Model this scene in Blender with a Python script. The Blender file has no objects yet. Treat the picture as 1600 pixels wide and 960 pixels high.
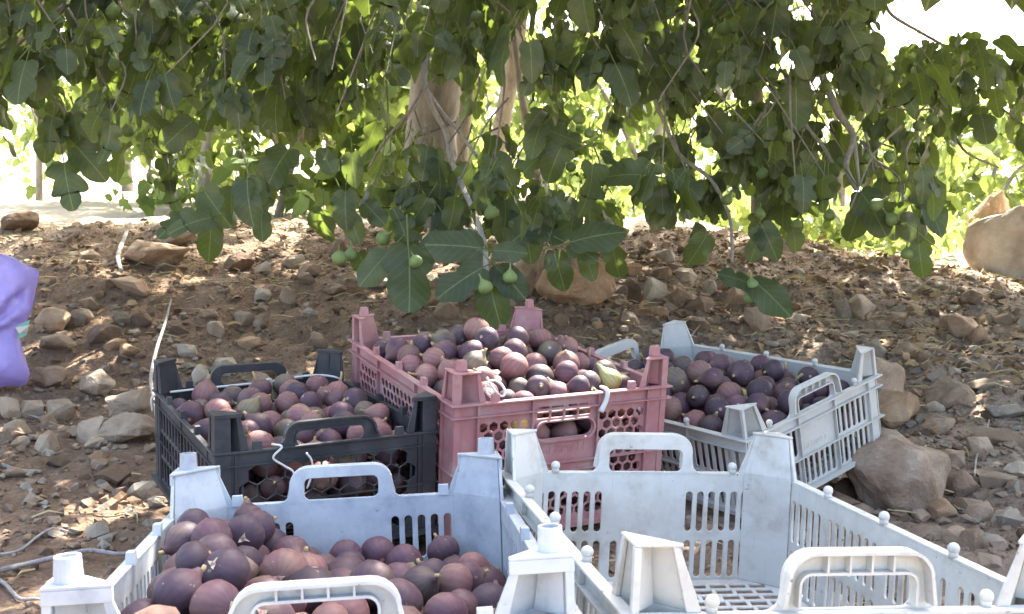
import bpy, bmesh, math, random
import numpy as np
from mathutils import Vector, Matrix

random.seed(7)
RNG = np.random.default_rng(11)
scene = bpy.context.scene
COL = scene.collection

# ---------------------------------------------------------------- camera, world, sun, exposure
F_PX, PITCH, CAM_Z = 1648.0, 0.0921, 0.47
cam_data = bpy.data.cameras.new('camera')
cam_data.sensor_width = 36.0
cam_data.lens = 36.0 * F_PX / 1600.0
cam_data.clip_start = 0.02
cam_data.clip_end = 2000.0
cam_data.dof.use_dof = True
cam_data.dof.focus_distance = 1.5
cam_data.dof.aperture_fstop = 22.0
cam = bpy.data.objects.new('camera', cam_data)
cam.location = (0, 0, CAM_Z)
cam.rotation_euler = (math.pi / 2 - PITCH, 0, 0)
COL.objects.link(cam)
scene.camera = cam

SUN_EL, SUN_AZ = math.radians(52), math.radians(24)      # azimuth measured from +Y towards +X
world = bpy.data.worlds.new('World')
scene.world = world
world.use_nodes = True
wn = world.node_tree
wn.nodes.clear()
sky = wn.nodes.new('ShaderNodeTexSky')
sky.sky_type = 'NISHITA'
sky.sun_disc = False
sky.sun_elevation = SUN_EL
sky.sun_rotation = SUN_AZ
sky.dust_density = 5.0
sky.air_density = 0.8
sky.ozone_density = 0.0
bg = wn.nodes.new('ShaderNodeBackground')
bg.inputs['Strength'].default_value = 0.15
wo = wn.nodes.new('ShaderNodeOutputWorld')
wn.links.new(sky.outputs['Color'], bg.inputs['Color'])
wn.links.new(bg.outputs['Background'], wo.inputs['Surface'])
sun_data = bpy.data.lights.new('sun', 'SUN')
sun_data.energy = 4.0
sun_data.angle = math.radians(0.5)
sun_data.color = (1.0, 0.94, 0.84)
sun = bpy.data.objects.new('sun', sun_data)
sdir = Vector((math.sin(SUN_AZ) * math.cos(SUN_EL), math.cos(SUN_AZ) * math.cos(SUN_EL), math.sin(SUN_EL)))
sun.rotation_euler = sdir.to_track_quat('Z', 'Y').to_euler()
sun.location = sdir * 30
COL.objects.link(sun)
scene.view_settings.view_transform = 'Standard'
scene.view_settings.look = 'None'
scene.view_settings.gamma = 1.0
scene.view_settings.exposure = 3.1
scene.cycles.max_bounces = 8
scene.cycles.diffuse_bounces = 4
scene.cycles.transmission_bounces = 4

# ---------------------------------------------------------------- helpers
FW = np.array([0, math.cos(PITCH), -math.sin(PITCH)])
UP = np.array([0, math.sin(PITCH), math.cos(PITCH)])
CAMP = np.array([0, 0, CAM_Z])


def at(u, v, d):
    """a point of the place seen in direction (u, v) of the 1600x960 photograph at depth d metres"""
    return CAMP + FW * d + np.array([1, 0, 0]) * ((u - 800) / F_PX * d) + UP * (-(v - 480) / F_PX * d)


def project(P):
    q = np.asarray(P, float) - CAMP
    d = q @ FW
    return 800 + F_PX * q[..., 0] / d, 480 - F_PX * (q @ UP) / d, d


def vnoise(x, y, seed=0):
    xi = np.floor(x).astype(np.int64); yi = np.floor(y).astype(np.int64)
    xf = x - xi; yf = y - yi
    def h(a, b):
        n = (a * 374761393 + b * 668265263 + seed * 974634777) & 0xffffffff
        n = ((n ^ (n >> 13)) * 1274126177) & 0xffffffff
        n = n ^ (n >> 16)
        return (n & 0xffff) / 65535.0
    sx = xf * xf * (3 - 2 * xf); sy = yf * yf * (3 - 2 * yf)
    a = h(xi, yi) * (1 - sx) + h(xi + 1, yi) * sx
    b = h(xi, yi + 1) * (1 - sx) + h(xi + 1, yi + 1) * sx
    return (a * (1 - sy) + b * sy) * 2 - 1


def sstep(t):
    t = np.clip(t, 0, 1)
    return t * t * (3 - 2 * t)


def ground_z(x, y, fine=True):
    x = np.asarray(x, float); y = np.asarray(y, float)
    right = sstep((x / np.maximum(y, .6) - .12) / .35)
    crest = 0.40 * (1 - right) + 0.27 * right
    z = -0.045 + crest * sstep((y - 2.35) / 1.95)
    z = z + 0.034 * np.clip(y - 4.3, 0, 40) * (1 - right) + 0.006 * np.clip(y - 4.3, 0, 40) * right
    z = z - 0.02 * sstep((x - .1) / .3) * sstep((y - 1.5) / .3) * (1 - sstep((y - 2.3) / .3))
    near = np.exp(-((x) ** 2 / 1.2 + (y - 1.2) ** 2 / 1.0))
    amp = 1 - .75 * near
    z = z + 0.05 * vnoise(x * 1.3, y * 1.3, 3) * amp * np.clip(y / 3, .2, 1)
    z = z + 0.02 * vnoise(x * 4.1, y * 4.1, 5) * amp
    bank = sstep((y - 2.2) / .6) * (1 - sstep((y - 5.0) / 1.0))
    z = z + bank * (0.030 * vnoise(x * 2.3, y * 3.1, 15) + 0.024 * np.abs(vnoise(x * 5.3, y * 6.1, 16)) + 0.012 * vnoise(x * 11, y * 11, 17))
    if fine:
        z = z + 0.009 * vnoise(x * 13, y * 13, 7) + 0.005 * vnoise(x * 31, y * 31, 9)
        z = z + 0.0035 * vnoise(x * 66, y * 66, 12)
    return z


def ground_hit(u, v):
    lo = .5
    prev = None
    for d in np.concatenate([np.arange(.6, 8, .03), np.arange(8, 60, .5)]):
        p = at(u, v, d)
        if p[2] < ground_z(p[0], p[1], False):
            return p, d
    return at(u, v, 30), 30.0


def link(name, mesh, mat=None, parent=None):
    o = bpy.data.objects.new(name, mesh)
    COL.objects.link(o)
    if parent is not None:
        o.parent = parent
    if mat is not None and len(mesh.materials) == 0:
        mesh.materials.append(mat)
    return o


def tag(o, label=None, cat=None, group=None, kind=None):
    for k, v in (('label', label), ('category', cat), ('group', group), ('kind', kind)):
        if v:
            o[k] = v
    return o


def empty(name, matrix, label, cat, group=None):
    o = bpy.data.objects.new(name, None)
    o.empty_display_size = .05
    COL.objects.link(o)
    o.matrix_world = matrix
    return tag(o, label, cat, group)


def mesh_from(name, verts, faces, smooth=False):
    me = bpy.data.meshes.new(name)
    me.from_pydata([tuple(map(float, v)) for v in verts], [], [tuple(map(int, f)) for f in faces])
    me.update()
    if smooth:
        me.polygons.foreach_set('use_smooth', [True] * len(me.polygons))
    return me


def tri_mesh(name, V, T, uv=None, attrs=None, smooth=True):
    """fast mesh of triangles from numpy arrays"""
    me = bpy.data.meshes.new(name)
    me.vertices.add(len(V)); me.loops.add(len(T) * 3); me.polygons.add(len(T))
    me.vertices.foreach_set('co', np.ascontiguousarray(V, np.float32).ravel())
    me.loops.foreach_set('vertex_index', np.ascontiguousarray(T, np.int32).ravel())
    me.polygons.foreach_set('loop_start', np.arange(0, len(T) * 3, 3, dtype=np.int32))
    me.polygons.foreach_set('loop_total', np.full(len(T), 3, np.int32))
    me.polygons.foreach_set('use_smooth', np.full(len(T), smooth))
    if uv is not None:
        l = me.uv_layers.new(name='UVMap')
        l.data.foreach_set('uv', np.ascontiguousarray(uv[T.ravel()], np.float32).ravel())
    for k, a in (attrs or {}).items():
        at_ = me.attributes.new(k, 'FLOAT', 'POINT')
        at_.data.foreach_set('value', np.ascontiguousarray(a, np.float32))
    me.update(calc_edges=True)
    me.validate()
    return me


class MB:
    """collects boxes, tubes and solids for one mesh"""
    def __init__(self):
        self.v, self.f = [], []

    def add(self, verts, faces):
        n = len(self.v)
        self.v += [tuple(map(float, p)) for p in verts]
        self.f += [tuple(i + n for i in f) for f in faces]

    def box(self, x0, x1, y0, y1, z0, z1):
        self.add([(x0, y0, z0), (x1, y0, z0), (x1, y1, z0), (x0, y1, z0), (x0, y0, z1), (x1, y0, z1), (x1, y1, z1), (x0, y1, z1)],
                 [(3, 2, 1, 0), (4, 5, 6, 7), (0, 1, 5, 4), (1, 2, 6, 5), (2, 3, 7, 6), (3, 0, 4, 7)])

    def hexa(self, bot, top):
        """solid between two quads (or n-gons) with matching corners"""
        n = len(bot)
        self.add(list(bot) + list(top),
                 [tuple(reversed(range(n))), tuple(range(n, 2 * n))] + [(i, (i + 1) % n, n + (i + 1) % n, n + i) for i in range(n)])

    def tube(self, pts, rad, seg=7, cap=True):
        pts = [np.asarray(p, float) for p in pts]
        rad = rad if hasattr(rad, '__len__') else [rad] * len(pts)
        base = len(self.v)
        ref = np.array([.31, .2, .93])
        for i, p in enumerate(pts):
            t = pts[min(i + 1, len(pts) - 1)] - pts[max(i - 1, 0)]
            t /= (np.linalg.norm(t) + 1e-9)
            a = ref - t * (ref @ t)
            if np.linalg.norm(a) < .1:
                a = np.cross(t, [1, 0, 0])
            a /= np.linalg.norm(a)
            b = np.cross(t, a)
            ref = a
            for k in range(seg):
                w = 2 * math.pi * k / seg
                self.v.append(tuple(p + rad[i] * (math.cos(w) * a + math.sin(w) * b)))
        for i in range(len(pts) - 1):
            for k in range(seg):
                k2 = (k + 1) % seg
                self.f.append((base + i * seg + k, base + i * seg + k2, base + (i + 1) * seg + k2, base + (i + 1) * seg + k))
        if cap:
            self.f.append(tuple(base + k for k in reversed(range(seg))))
            self.f.append(tuple(base + (len(pts) - 1) * seg + k for k in range(seg)))

    def ball(self, c, r, seg=12, rings=8, sz=1.0):
        base = len(self.v)
        self.v.append((c[0], c[1], c[2] - r * sz))
        for i in range(1, rings):
            a = -math.pi / 2 + math.pi * i / rings
            for k in range(seg):
                w = 2 * math.pi * k / seg
                self.v.append((c[0] + r * math.cos(a) * math.cos(w), c[1] + r * math.cos(a) * math.sin(w), c[2] + r * sz * math.sin(a)))
        self.v.append((c[0], c[1], c[2] + r * sz))
        top = len(self.v) - 1
        for k in range(seg):
            k2 = (k + 1) % seg
            self.f.append((base, base + 1 + k2, base + 1 + k))
            for i in range(rings - 2):
                o = base + 1 + i * seg
                self.f.append((o + k, o + k2, o + seg + k2, o + seg + k))
            o = base + 1 + (rings - 2) * seg
            self.f.append((o + k, o + k2, top))

    def mesh(self, name, smooth=False):
        return mesh_from(name, self.v, self.f, smooth)

    def build(self, name, mat, parent=None, smooth=False, bevel=0.0):
        me = self.mesh(name, smooth)
        if bevel > 0:
            bm = bmesh.new(); bm.from_mesh(me)
            es = [e for e in bm.edges if len(e.link_faces) == 2 and e.calc_face_angle(0) > .6]
            bmesh.ops.bevel(bm, geom=es, offset=bevel, segments=1, affect='EDGES', clamp_overlap=True)
            bm.to_mesh(me); bm.free()
        return link(name, me, mat, parent)


def smooth_path(pts, n=6):
    """Catmull-Rom through the points"""
    P = [np.asarray(p, float) for p in pts]
    P = [2 * P[0] - P[1]] + P + [2 * P[-1] - P[-2]]
    out = []
    for i in range(1, len(P) - 2):
        for k in range(n):
            t = k / n
            out.append(.5 * ((2 * P[i]) + (-P[i - 1] + P[i + 1]) * t + (2 * P[i - 1] - 5 * P[i] + 4 * P[i + 1] - P[i + 2]) * t * t
                             + (-P[i - 1] + 3 * P[i] - 3 * P[i + 1] + P[i + 2]) * t ** 3))
    out.append(P[-2])
    return out


# ---------------------------------------------------------------- materials
def mat_new(name):
    m = bpy.data.materials.new(name)
    m.use_nodes = True
    nt = m.node_tree
    b = nt.nodes['Principled BSDF']
    return m, nt, b


def N(nt, typ, **kw):
    n = nt.nodes.new(typ)
    for k, v in kw.items():
        setattr(n, k, v)
    return n


def noise(nt, vec, scale, detail=4, rough=.55, w=None):
    n = N(nt, 'ShaderNodeTexNoise')
    n.inputs['Scale'].default_value = scale
    n.inputs['Detail'].default_value = detail
    n.inputs['Roughness'].default_value = rough
    if vec is not None:
        nt.links.new(vec, n.inputs['Vector'])
    return n.outputs['Fac']


def ramp(nt, fac, stops):
    r = N(nt, 'ShaderNodeValToRGB')
    e = r.color_ramp.elements
    while len(e) < len(stops):
        e.new(.5)
    for i, (p, c) in enumerate(stops):
        e[i].position = p
        e[i].color = (*c, 1) if len(c) == 3 else c
    nt.links.new(fac, r.inputs['Fac'])
    return r.outputs['Color']


def mixc(nt, fac, a, b, blend='MIX'):
    m = N(nt, 'ShaderNodeMix', data_type='RGBA', blend_type=blend)
    for s, v in ((m.inputs[0], fac), (m.inputs[6], a), (m.inputs[7], b)):
        if isinstance(v, (int, float)):
            s.default_value = v
        elif isinstance(v, tuple):
            s.default_value = (*v, 1)
        else:
            nt.links.new(v, s)
    return m.outputs[2]


def math_(nt, op, a, b=None, clamp=False):
    m = N(nt, 'ShaderNodeMath', operation=op, use_clamp=clamp)
    for i, v in enumerate((a, b)):
        if v is None:
            continue
        if isinstance(v, (int, float)):
            m.inputs[i].default_value = v
        else:
            nt.links.new(v, m.inputs[i])
    return m.outputs[0]


def bump(nt, b, h, strength, dist):
    n = N(nt, 'ShaderNodeBump')
    n.inputs['Strength'].default_value = strength
    n.inputs['Distance'].default_value = dist
    nt.links.new(h, n.inputs['Height'])
    nt.links.new(n.outputs['Normal'], b.inputs['Normal'])


def plastic(name, col, dirt, rough=.45, dirt_amt=.35, speck=.5, seed=0.0, streak=0.5):
    m, nt, b = mat_new(name)
    tc = N(nt, 'ShaderNodeTexCoord')
    geo = N(nt, 'ShaderNodeNewGeometry')
    mp = N(nt, 'ShaderNodeMapping')
    mp.inputs['Location'].default_value = (seed, seed * 1.7, seed * .3)
    nt.links.new(geo.outputs['Position'], mp.inputs['Vector'])
    v = mp.outputs['Vector']
    n1 = noise(nt, v, 9, 6, .65)
    n2 = noise(nt, v, 42, 5, .6)
    d = ramp(nt, n1, [(.44, (0, 0, 0)), (.66, (1, 1, 1))])
    d2 = ramp(nt, n2, [(.5, (0, 0, 0)), (.78, (1, 1, 1))])
    f = math_(nt, 'MULTIPLY', math_(nt, 'ADD', math_(nt, 'MULTIPLY', d, .7), math_(nt, 'MULTIPLY', d2, .6)), dirt_amt, True)
    c = mixc(nt, f, col, dirt)
    # vertical run marks
    mp2 = N(nt, 'ShaderNodeMapping')
    mp2.inputs['Scale'].default_value = (1, 1, .08)
    nt.links.new(v, mp2.inputs['Vector'])
    s = ramp(nt, noise(nt, mp2.outputs['Vector'], 110, 3, .6), [(.6, (0, 0, 0)), (.75, (1, 1, 1))])
    c = mixc(nt, math_(nt, 'MULTIPLY', s, .28 * streak), c, dirt)
    # scuffs and specks
    sp = ramp(nt, noise(nt, v, 130, 2, .5), [(.69, (0, 0, 0)), (.76, (1, 1, 1))])
    gate = ramp(nt, noise(nt, v, 14, 2, .5), [(.45, (0, 0, 0)), (.6, (1, 1, 1))])
    c = mixc(nt, math_(nt, 'MULTIPLY', math_(nt, 'MULTIPLY', sp, gate), speck), c, tuple(x * .25 for x in dirt))
    nt.links.new(c, b.inputs['Base Color'])
    r = math_(nt, 'ADD', math_(nt, 'MULTIPLY', n2, .25), rough - .1)
    nt.links.new(r, b.inputs['Roughness'])
    b.inputs['Specular IOR Level'].default_value = .4
    bump(nt, b, n2, .12, .002)
    return m


M = {}
M['white_plastic'] = plastic('white_plastic', (.49, .49, .45), (.27, .24, .19), .42, .78, .9, 3.1, 1.0)
M['blue_white_plastic'] = plastic('blue_white_plastic', (.44, .47, .475), (.24, .26, .30), .42, .85, .9, 9.4, 1.1)
M['grey_white_plastic'] = plastic('grey_white_plastic', (.455, .45, .41), (.30, .27, .22), .5, .5, .5, 5.2)
M['pink_plastic'] = plastic('pink_plastic', (.32, .135, .135), (.38, .28, .25), .6, .85, .2, 1.3)
M['black_plastic'] = plastic('black_plastic', (.018, .020, .024), (.11, .105, .10), .5, .42, .0, 2.2)


def make_rock(name, a, b_, c_, spec=.2):
    m, nt, b = mat_new(name)
    tc = N(nt, 'ShaderNodeTexCoord')
    oi = N(nt, 'ShaderNodeObjectInfo')
    add = N(nt, 'ShaderNodeVectorMath', operation='ADD')
    nt.links.new(tc.outputs['Object'], add.inputs[0])
    nt.links.new(oi.outputs['Random'], add.inputs[1])
    v = add.outputs[0]
    geo = N(nt, 'ShaderNodeNewGeometry')
    w = geo.outputs['Position']
    n1 = noise(nt, w, 16, 8, .65)
    n2 = noise(nt, w, 90, 6, .65)
    n3 = noise(nt, w, 5, 3, .5)
    col = ramp(nt, n1, [(.30, c_), (.5, a), (.72, b_)])
    col = mixc(nt, math_(nt, 'MULTIPLY', n2, .5), col, tuple(x * .55 for x in a))
    fl = ramp(nt, n2, [(.62, (0, 0, 0)), (.72, (1, 1, 1))])
    col = mixc(nt, math_(nt, 'MULTIPLY', fl, .45), col, tuple(min(1, x * 1.5) for x in b_))
    stain = ramp(nt, n3, [(.48, (0, 0, 0)), (.62, (1, 1, 1))])
    col = mixc(nt, math_(nt, 'MULTIPLY', stain, .45), col, (.17, .105, .06))
    hv = N(nt, 'ShaderNodeHueSaturation')
    nt.links.new(col, hv.inputs['Color'])
    nt.links.new(math_(nt, 'ADD', math_(nt, 'MULTIPLY', oi.outputs['Random'], .5), .75), hv.inputs['Value'])
    nt.links.new(hv.outputs['Color'], b.inputs['Base Color'])
    b.inputs['Roughness'].default_value = .9
    b.inputs['Specular IOR Level'].default_value = spec
    bump(nt, b, math_(nt, 'ADD', n1, math_(nt, 'MULTIPLY', n2, .5)), .8, .012)
    return m


M['tan_rock'] = make_rock('tan_rock', (.36, .26, .175), (.48, .38, .27), (.25, .16, .10))
M['grey_rock'] = make_rock('grey_rock', (.37, .285, .20), (.47, .385, .285), (.25, .17, .11))
M['pale_rock'] = make_rock('pale_rock', (.40, .34, .26), (.52, .47, .38), (.28, .21, .14))
M['sunlit_rock'] = make_rock('sunlit_rock', (.58, .52, .43), (.70, .66, .58), (.46, .36, .26))  # one boulder's sun highlight, put into a paler copy of the rock colour
M['sand_rock'] = make_rock('sand_rock', (.40, .29, .20), (.54, .44, .33), (.29, .19, .12))
M['orange_rock'] = make_rock('orange_rock', (.37, .24, .14), (.47, .35, .23), (.27, .16, .09))
M['brown_rock'] = make_rock('brown_rock', (.17, .115, .075), (.25, .18, .13), (.11, .07, .045))


def soil_material():
    m, nt, b = mat_new('soil')
    geo = N(nt, 'ShaderNodeNewGeometry')
    v = geo.outputs['Position']
    sep = N(nt, 'ShaderNodeSeparateXYZ')
    nt.links.new(v, sep.inputs[0])
    n0 = noise(nt, v, 1.4, 4, .5)
    n1 = noise(nt, v, 9, 8, .7)
    n2 = noise(nt, v, 70, 8, .7)
    vo = N(nt, 'ShaderNodeTexVoronoi')
    vo.inputs['Scale'].default_value = 85
    vo.inputs['Randomness'].default_value = 1
    nt.links.new(v, vo.inputs['Vector'])
    soil = ramp(nt, n1, [(.25, (.125, .078, .050)), (.5, (.215, .145, .098)), (.8, (.33, .24, .165))])
    soil = mixc(nt, math_(nt, 'MULTIPLY', n2, .5), soil, (.14, .10, .07))
    peb = ramp(nt, noise(nt, vo.outputs['Position'], 37, 2, .5), [(.56, (0, 0, 0)), (.60, (1, 1, 1))])
    edge = ramp(nt, vo.outputs['Distance'], [(.25, (1, 1, 1)), (.5, (0, 0, 0))])
    soil = mixc(nt, math_(nt, 'MULTIPLY', math_(nt, 'MULTIPLY', peb, edge), .55), soil, (.30, .22, .15))
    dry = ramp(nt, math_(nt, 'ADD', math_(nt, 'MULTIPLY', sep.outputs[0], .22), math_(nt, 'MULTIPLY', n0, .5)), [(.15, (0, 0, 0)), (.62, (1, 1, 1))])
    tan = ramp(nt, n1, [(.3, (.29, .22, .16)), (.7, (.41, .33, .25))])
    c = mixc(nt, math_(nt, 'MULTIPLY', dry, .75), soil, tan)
    crev_shade = ramp(nt, noise(nt, v, 26, 6, .75), [(.36, (1, 1, 1)), (.46, (0, 0, 0))])
    c = mixc(nt, math_(nt, 'MULTIPLY', crev_shade, .5), c, (.085, .055, .036))  # crevice shade painted into the soil colour by noise
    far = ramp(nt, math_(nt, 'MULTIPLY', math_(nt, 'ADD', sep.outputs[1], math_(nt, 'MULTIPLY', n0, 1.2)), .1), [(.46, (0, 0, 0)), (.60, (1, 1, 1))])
    # dry field round the tree, paled out of view to bounce light
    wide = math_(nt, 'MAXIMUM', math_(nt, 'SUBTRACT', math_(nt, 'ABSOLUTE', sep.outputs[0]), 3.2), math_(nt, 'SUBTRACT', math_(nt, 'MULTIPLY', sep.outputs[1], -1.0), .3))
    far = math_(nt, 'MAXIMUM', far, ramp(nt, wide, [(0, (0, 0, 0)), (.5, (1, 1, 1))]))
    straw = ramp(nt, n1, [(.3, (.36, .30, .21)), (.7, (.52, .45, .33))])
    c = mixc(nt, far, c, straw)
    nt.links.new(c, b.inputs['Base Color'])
    b.inputs['Roughness'].default_value = .95
    b.inputs['Specular IOR Level'].default_value = .1
    h = math_(nt, 'ADD', math_(nt, 'MULTIPLY', n1, .6), math_(nt, 'ADD', math_(nt, 'MULTIPLY', n2, .5), math_(nt, 'MULTIPLY', vo.outputs['Distance'], -.4)))
    bump(nt, b, h, 1.0, .018)
    return m


M['soil'] = soil_material()


def leaf_material(name, dark, light, trans, trans_w, rough=.5):
    m, nt, b = mat_new(name)
    uvn = N(nt, 'ShaderNodeUVMap')
    sep = N(nt, 'ShaderNodeSeparateXYZ')
    nt.links.new(uvn.outputs['UV'], sep.inputs[0])
    ta = N(nt, 'ShaderNodeAttribute', attribute_name='tint')
    geo = N(nt, 'ShaderNodeNewGeometry')
    c = mixc(nt, ta.outputs['Fac'], dark, light)
    n = noise(nt, geo.outputs['Position'], 55, 3, .5)
    c = mixc(nt, math_(nt, 'MULTIPLY', n, .35), c, tuple(x * .6 for x in dark))
    ax = math_(nt, 'ABSOLUTE', sep.outputs[0])
    mid = math_(nt, 'LESS_THAN', ax, .012)
    # lateral veins rising from the midrib
    s = math_(nt, 'SUBTRACT', sep.outputs[1], math_(nt, 'MULTIPLY', ax, .75))
    fr = math_(nt, 'FRACT', math_(nt, 'MULTIPLY', s, 6.5))
    vein = math_(nt, 'LESS_THAN', fr, .075)
    vv = math_(nt, 'MAXIMUM', math_(nt, 'MULTIPLY', mid, .55), math_(nt, 'MULTIPLY', vein, .22))
    c = mixc(nt, vv, c, (.26, .33, .14))
    yel = math_(nt, 'GREATER_THAN', ta.outputs['Fac'], 1.2)
    c = mixc(nt, yel, c, (.42, .30, .05))
    pet = math_(nt, 'GREATER_THAN', sep.outputs[0], 3.0)
    c = mixc(nt, pet, c, (.17, .20, .07))
    nt.links.new(c, b.inputs['Base Color'])
    b.inputs['Roughness'].default_value = rough
    b.inputs['Specular IOR Level'].default_value = .35
    bump(nt, b, math_(nt, 'ADD', math_(nt, 'MULTIPLY', vein, -.6), n), .3, .003)
    tr = N(nt, 'ShaderNodeBsdfTranslucent')
    tcol = mixc(nt, .65, c, trans)
    nt.links.new(tcol, tr.inputs['Color'])
    mx = N(nt, 'ShaderNodeMixShader')
    mx.inputs[0].default_value = trans_w
    nt.links.new(b.outputs[0], mx.inputs[1]); nt.links.new(tr.outputs[0], mx.inputs[2])
    nt.links.new(mx.outputs[0], nt.nodes['Material Output'].inputs['Surface'])
    return m


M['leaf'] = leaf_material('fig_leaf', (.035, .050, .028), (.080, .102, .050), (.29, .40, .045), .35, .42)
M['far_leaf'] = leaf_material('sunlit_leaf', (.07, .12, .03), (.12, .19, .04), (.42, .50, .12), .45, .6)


def bark_material(name, a, b_, scale=30):
    m, nt, b = mat_new(name)
    geo = N(nt, 'ShaderNodeNewGeometry')
    mp = N(nt, 'ShaderNodeMapping')
    mp.inputs['Scale'].default_value = (1, 1, .45)
    nt.links.new(geo.outputs['Position'], mp.inputs['Vector'])
    n1 = noise(nt, mp.outputs['Vector'], scale, 6, .65)
    n2 = noise(nt, geo.outputs['Position'], 6, 3, .5)
    c = ramp(nt, n1, [(.3, a), (.7, b_)])
    c = mixc(nt, math_(nt, 'MULTIPLY', n2, .4), c, (.12, .10, .07))
    nt.links.new(c, b.inputs['Base Color'])
    b.inputs['Roughness'].default_value = .85
    kn = N(nt, 'ShaderNodeTexVoronoi'); kn.inputs['Scale'].default_value = 7
    nt.links.new(mp.outputs['Vector'], kn.inputs['Vector'])
    knot = ramp(nt, kn.outputs['Distance'], [(.06, (1, 1, 1)), (.16, (0, 0, 0))])
    c2 = mixc(nt, math_(nt, 'MULTIPLY', knot, .7), c, tuple(x * .5 for x in a))
    nt.links.new(c2, b.inputs['Base Color'])
    bump(nt, b, math_(nt, 'SUBTRACT', n1, math_(nt, 'MULTIPLY', knot, .6)), .8, .02)
    return m


M['bark'] = bark_material('fig_bark', (.12, .105, .085), (.34, .31, .26), 15)
M['twig'] = bark_material('twig_bark', (.16, .14, .11), (.30, .26, .22), 90)
M['pale_twig'] = bark_material('pale_twig_bark', (.38, .34, .30), (.56, .52, .47), 90)
M['dead_stick'] = bark_material('dead_stick', (.34, .29, .24), (.50, .45, .39), 120)
M['root'] = bark_material('root_bark', (.34, .31, .29), (.48, .45, .43), 90)


def simple(name, col, rough=.6, var=.3, scale=60, spec=.3):
    m, nt, b = mat_new(name)
    geo = N(nt, 'ShaderNodeNewGeometry')
    n = noise(nt, geo.outputs['Position'], scale, 4, .6)
    c = mixc(nt, math_(nt, 'MULTIPLY', n, var), col, tuple(x * .5 for x in col))
    nt.links.new(c, b.inputs['Base Color'])
    b.inputs['Roughness'].default_value = rough
    b.inputs['Specular IOR Level'].default_value = spec
    bump(nt, b, n, .2, .002)
    return m


M['string'] = simple('string_fibre', (.62, .60, .55), .9, .3, 400)
M['straw'] = simple('dry_straw', (.48, .38, .20), .9, .4, 40)
M['dry_leaf'] = simple('dry_leaf', (.33, .22, .11), .9, .6, 25)
M['fig_flesh'] = simple('fig_flesh', (.30, .06, .05), .5, .5, 300)
M['torn_skin'] = simple('torn_skin', (.62, .50, .34), .8, .5, 250)
M['fig_stem'] = simple('fig_stem', (.40, .30, .14), .7, .5, 200)
M['green_fig'] = simple('green_fig', (.16, .22, .075), .55, .3, 60)
M['weed'] = simple('weed', (.16, .24, .05), .7, .4, 8)
M['hill'] = simple('hill', (.30, .31, .27), 1, .5, .05)
M['teal_print'] = simple('teal_print', (.25, .5, .42), .4, .2, 40)


def bag_material():
    m, nt, b = mat_new('purple_film')
    geo = N(nt, 'ShaderNodeNewGeometry')
    n = noise(nt, geo.outputs['Position'], 7, 4, .6)
    c = ramp(nt, n, [(.3, (.41, .32, .68)), (.7, (.49, .40, .77))])
    w = ramp(nt, noise(nt, geo.outputs['Position'], 14, 2, .4), [(.67, (0, 0, 0)), (.70, (1, 1, 1))])
    c = mixc(nt, math_(nt, 'MULTIPLY', w, .5), c, (.62, .58, .8))
    nt.links.new(c, b.inputs['Base Color'])
    b.inputs['Roughness'].default_value = .33
    wr = noise(nt, geo.outputs['Position'], 11, 5, .6)
    rid = math_(nt, 'ABSOLUTE', math_(nt, 'SUBTRACT', wr, .5))
    bump(nt, b, rid, .5, .03)
    tr = N(nt, 'ShaderNodeBsdfTranslucent')
    nt.links.new(c, tr.inputs['Color'])
    mx = N(nt, 'ShaderNodeMixShader'); mx.inputs[0].default_value = .3
    nt.links.new(b.outputs[0], mx.inputs[1]); nt.links.new(tr.outputs[0], mx.inputs[2])
    nt.links.new(mx.outputs[0], nt.nodes['Material Output'].inputs['Surface'])
    return m


M['bag'] = bag_material()


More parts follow.
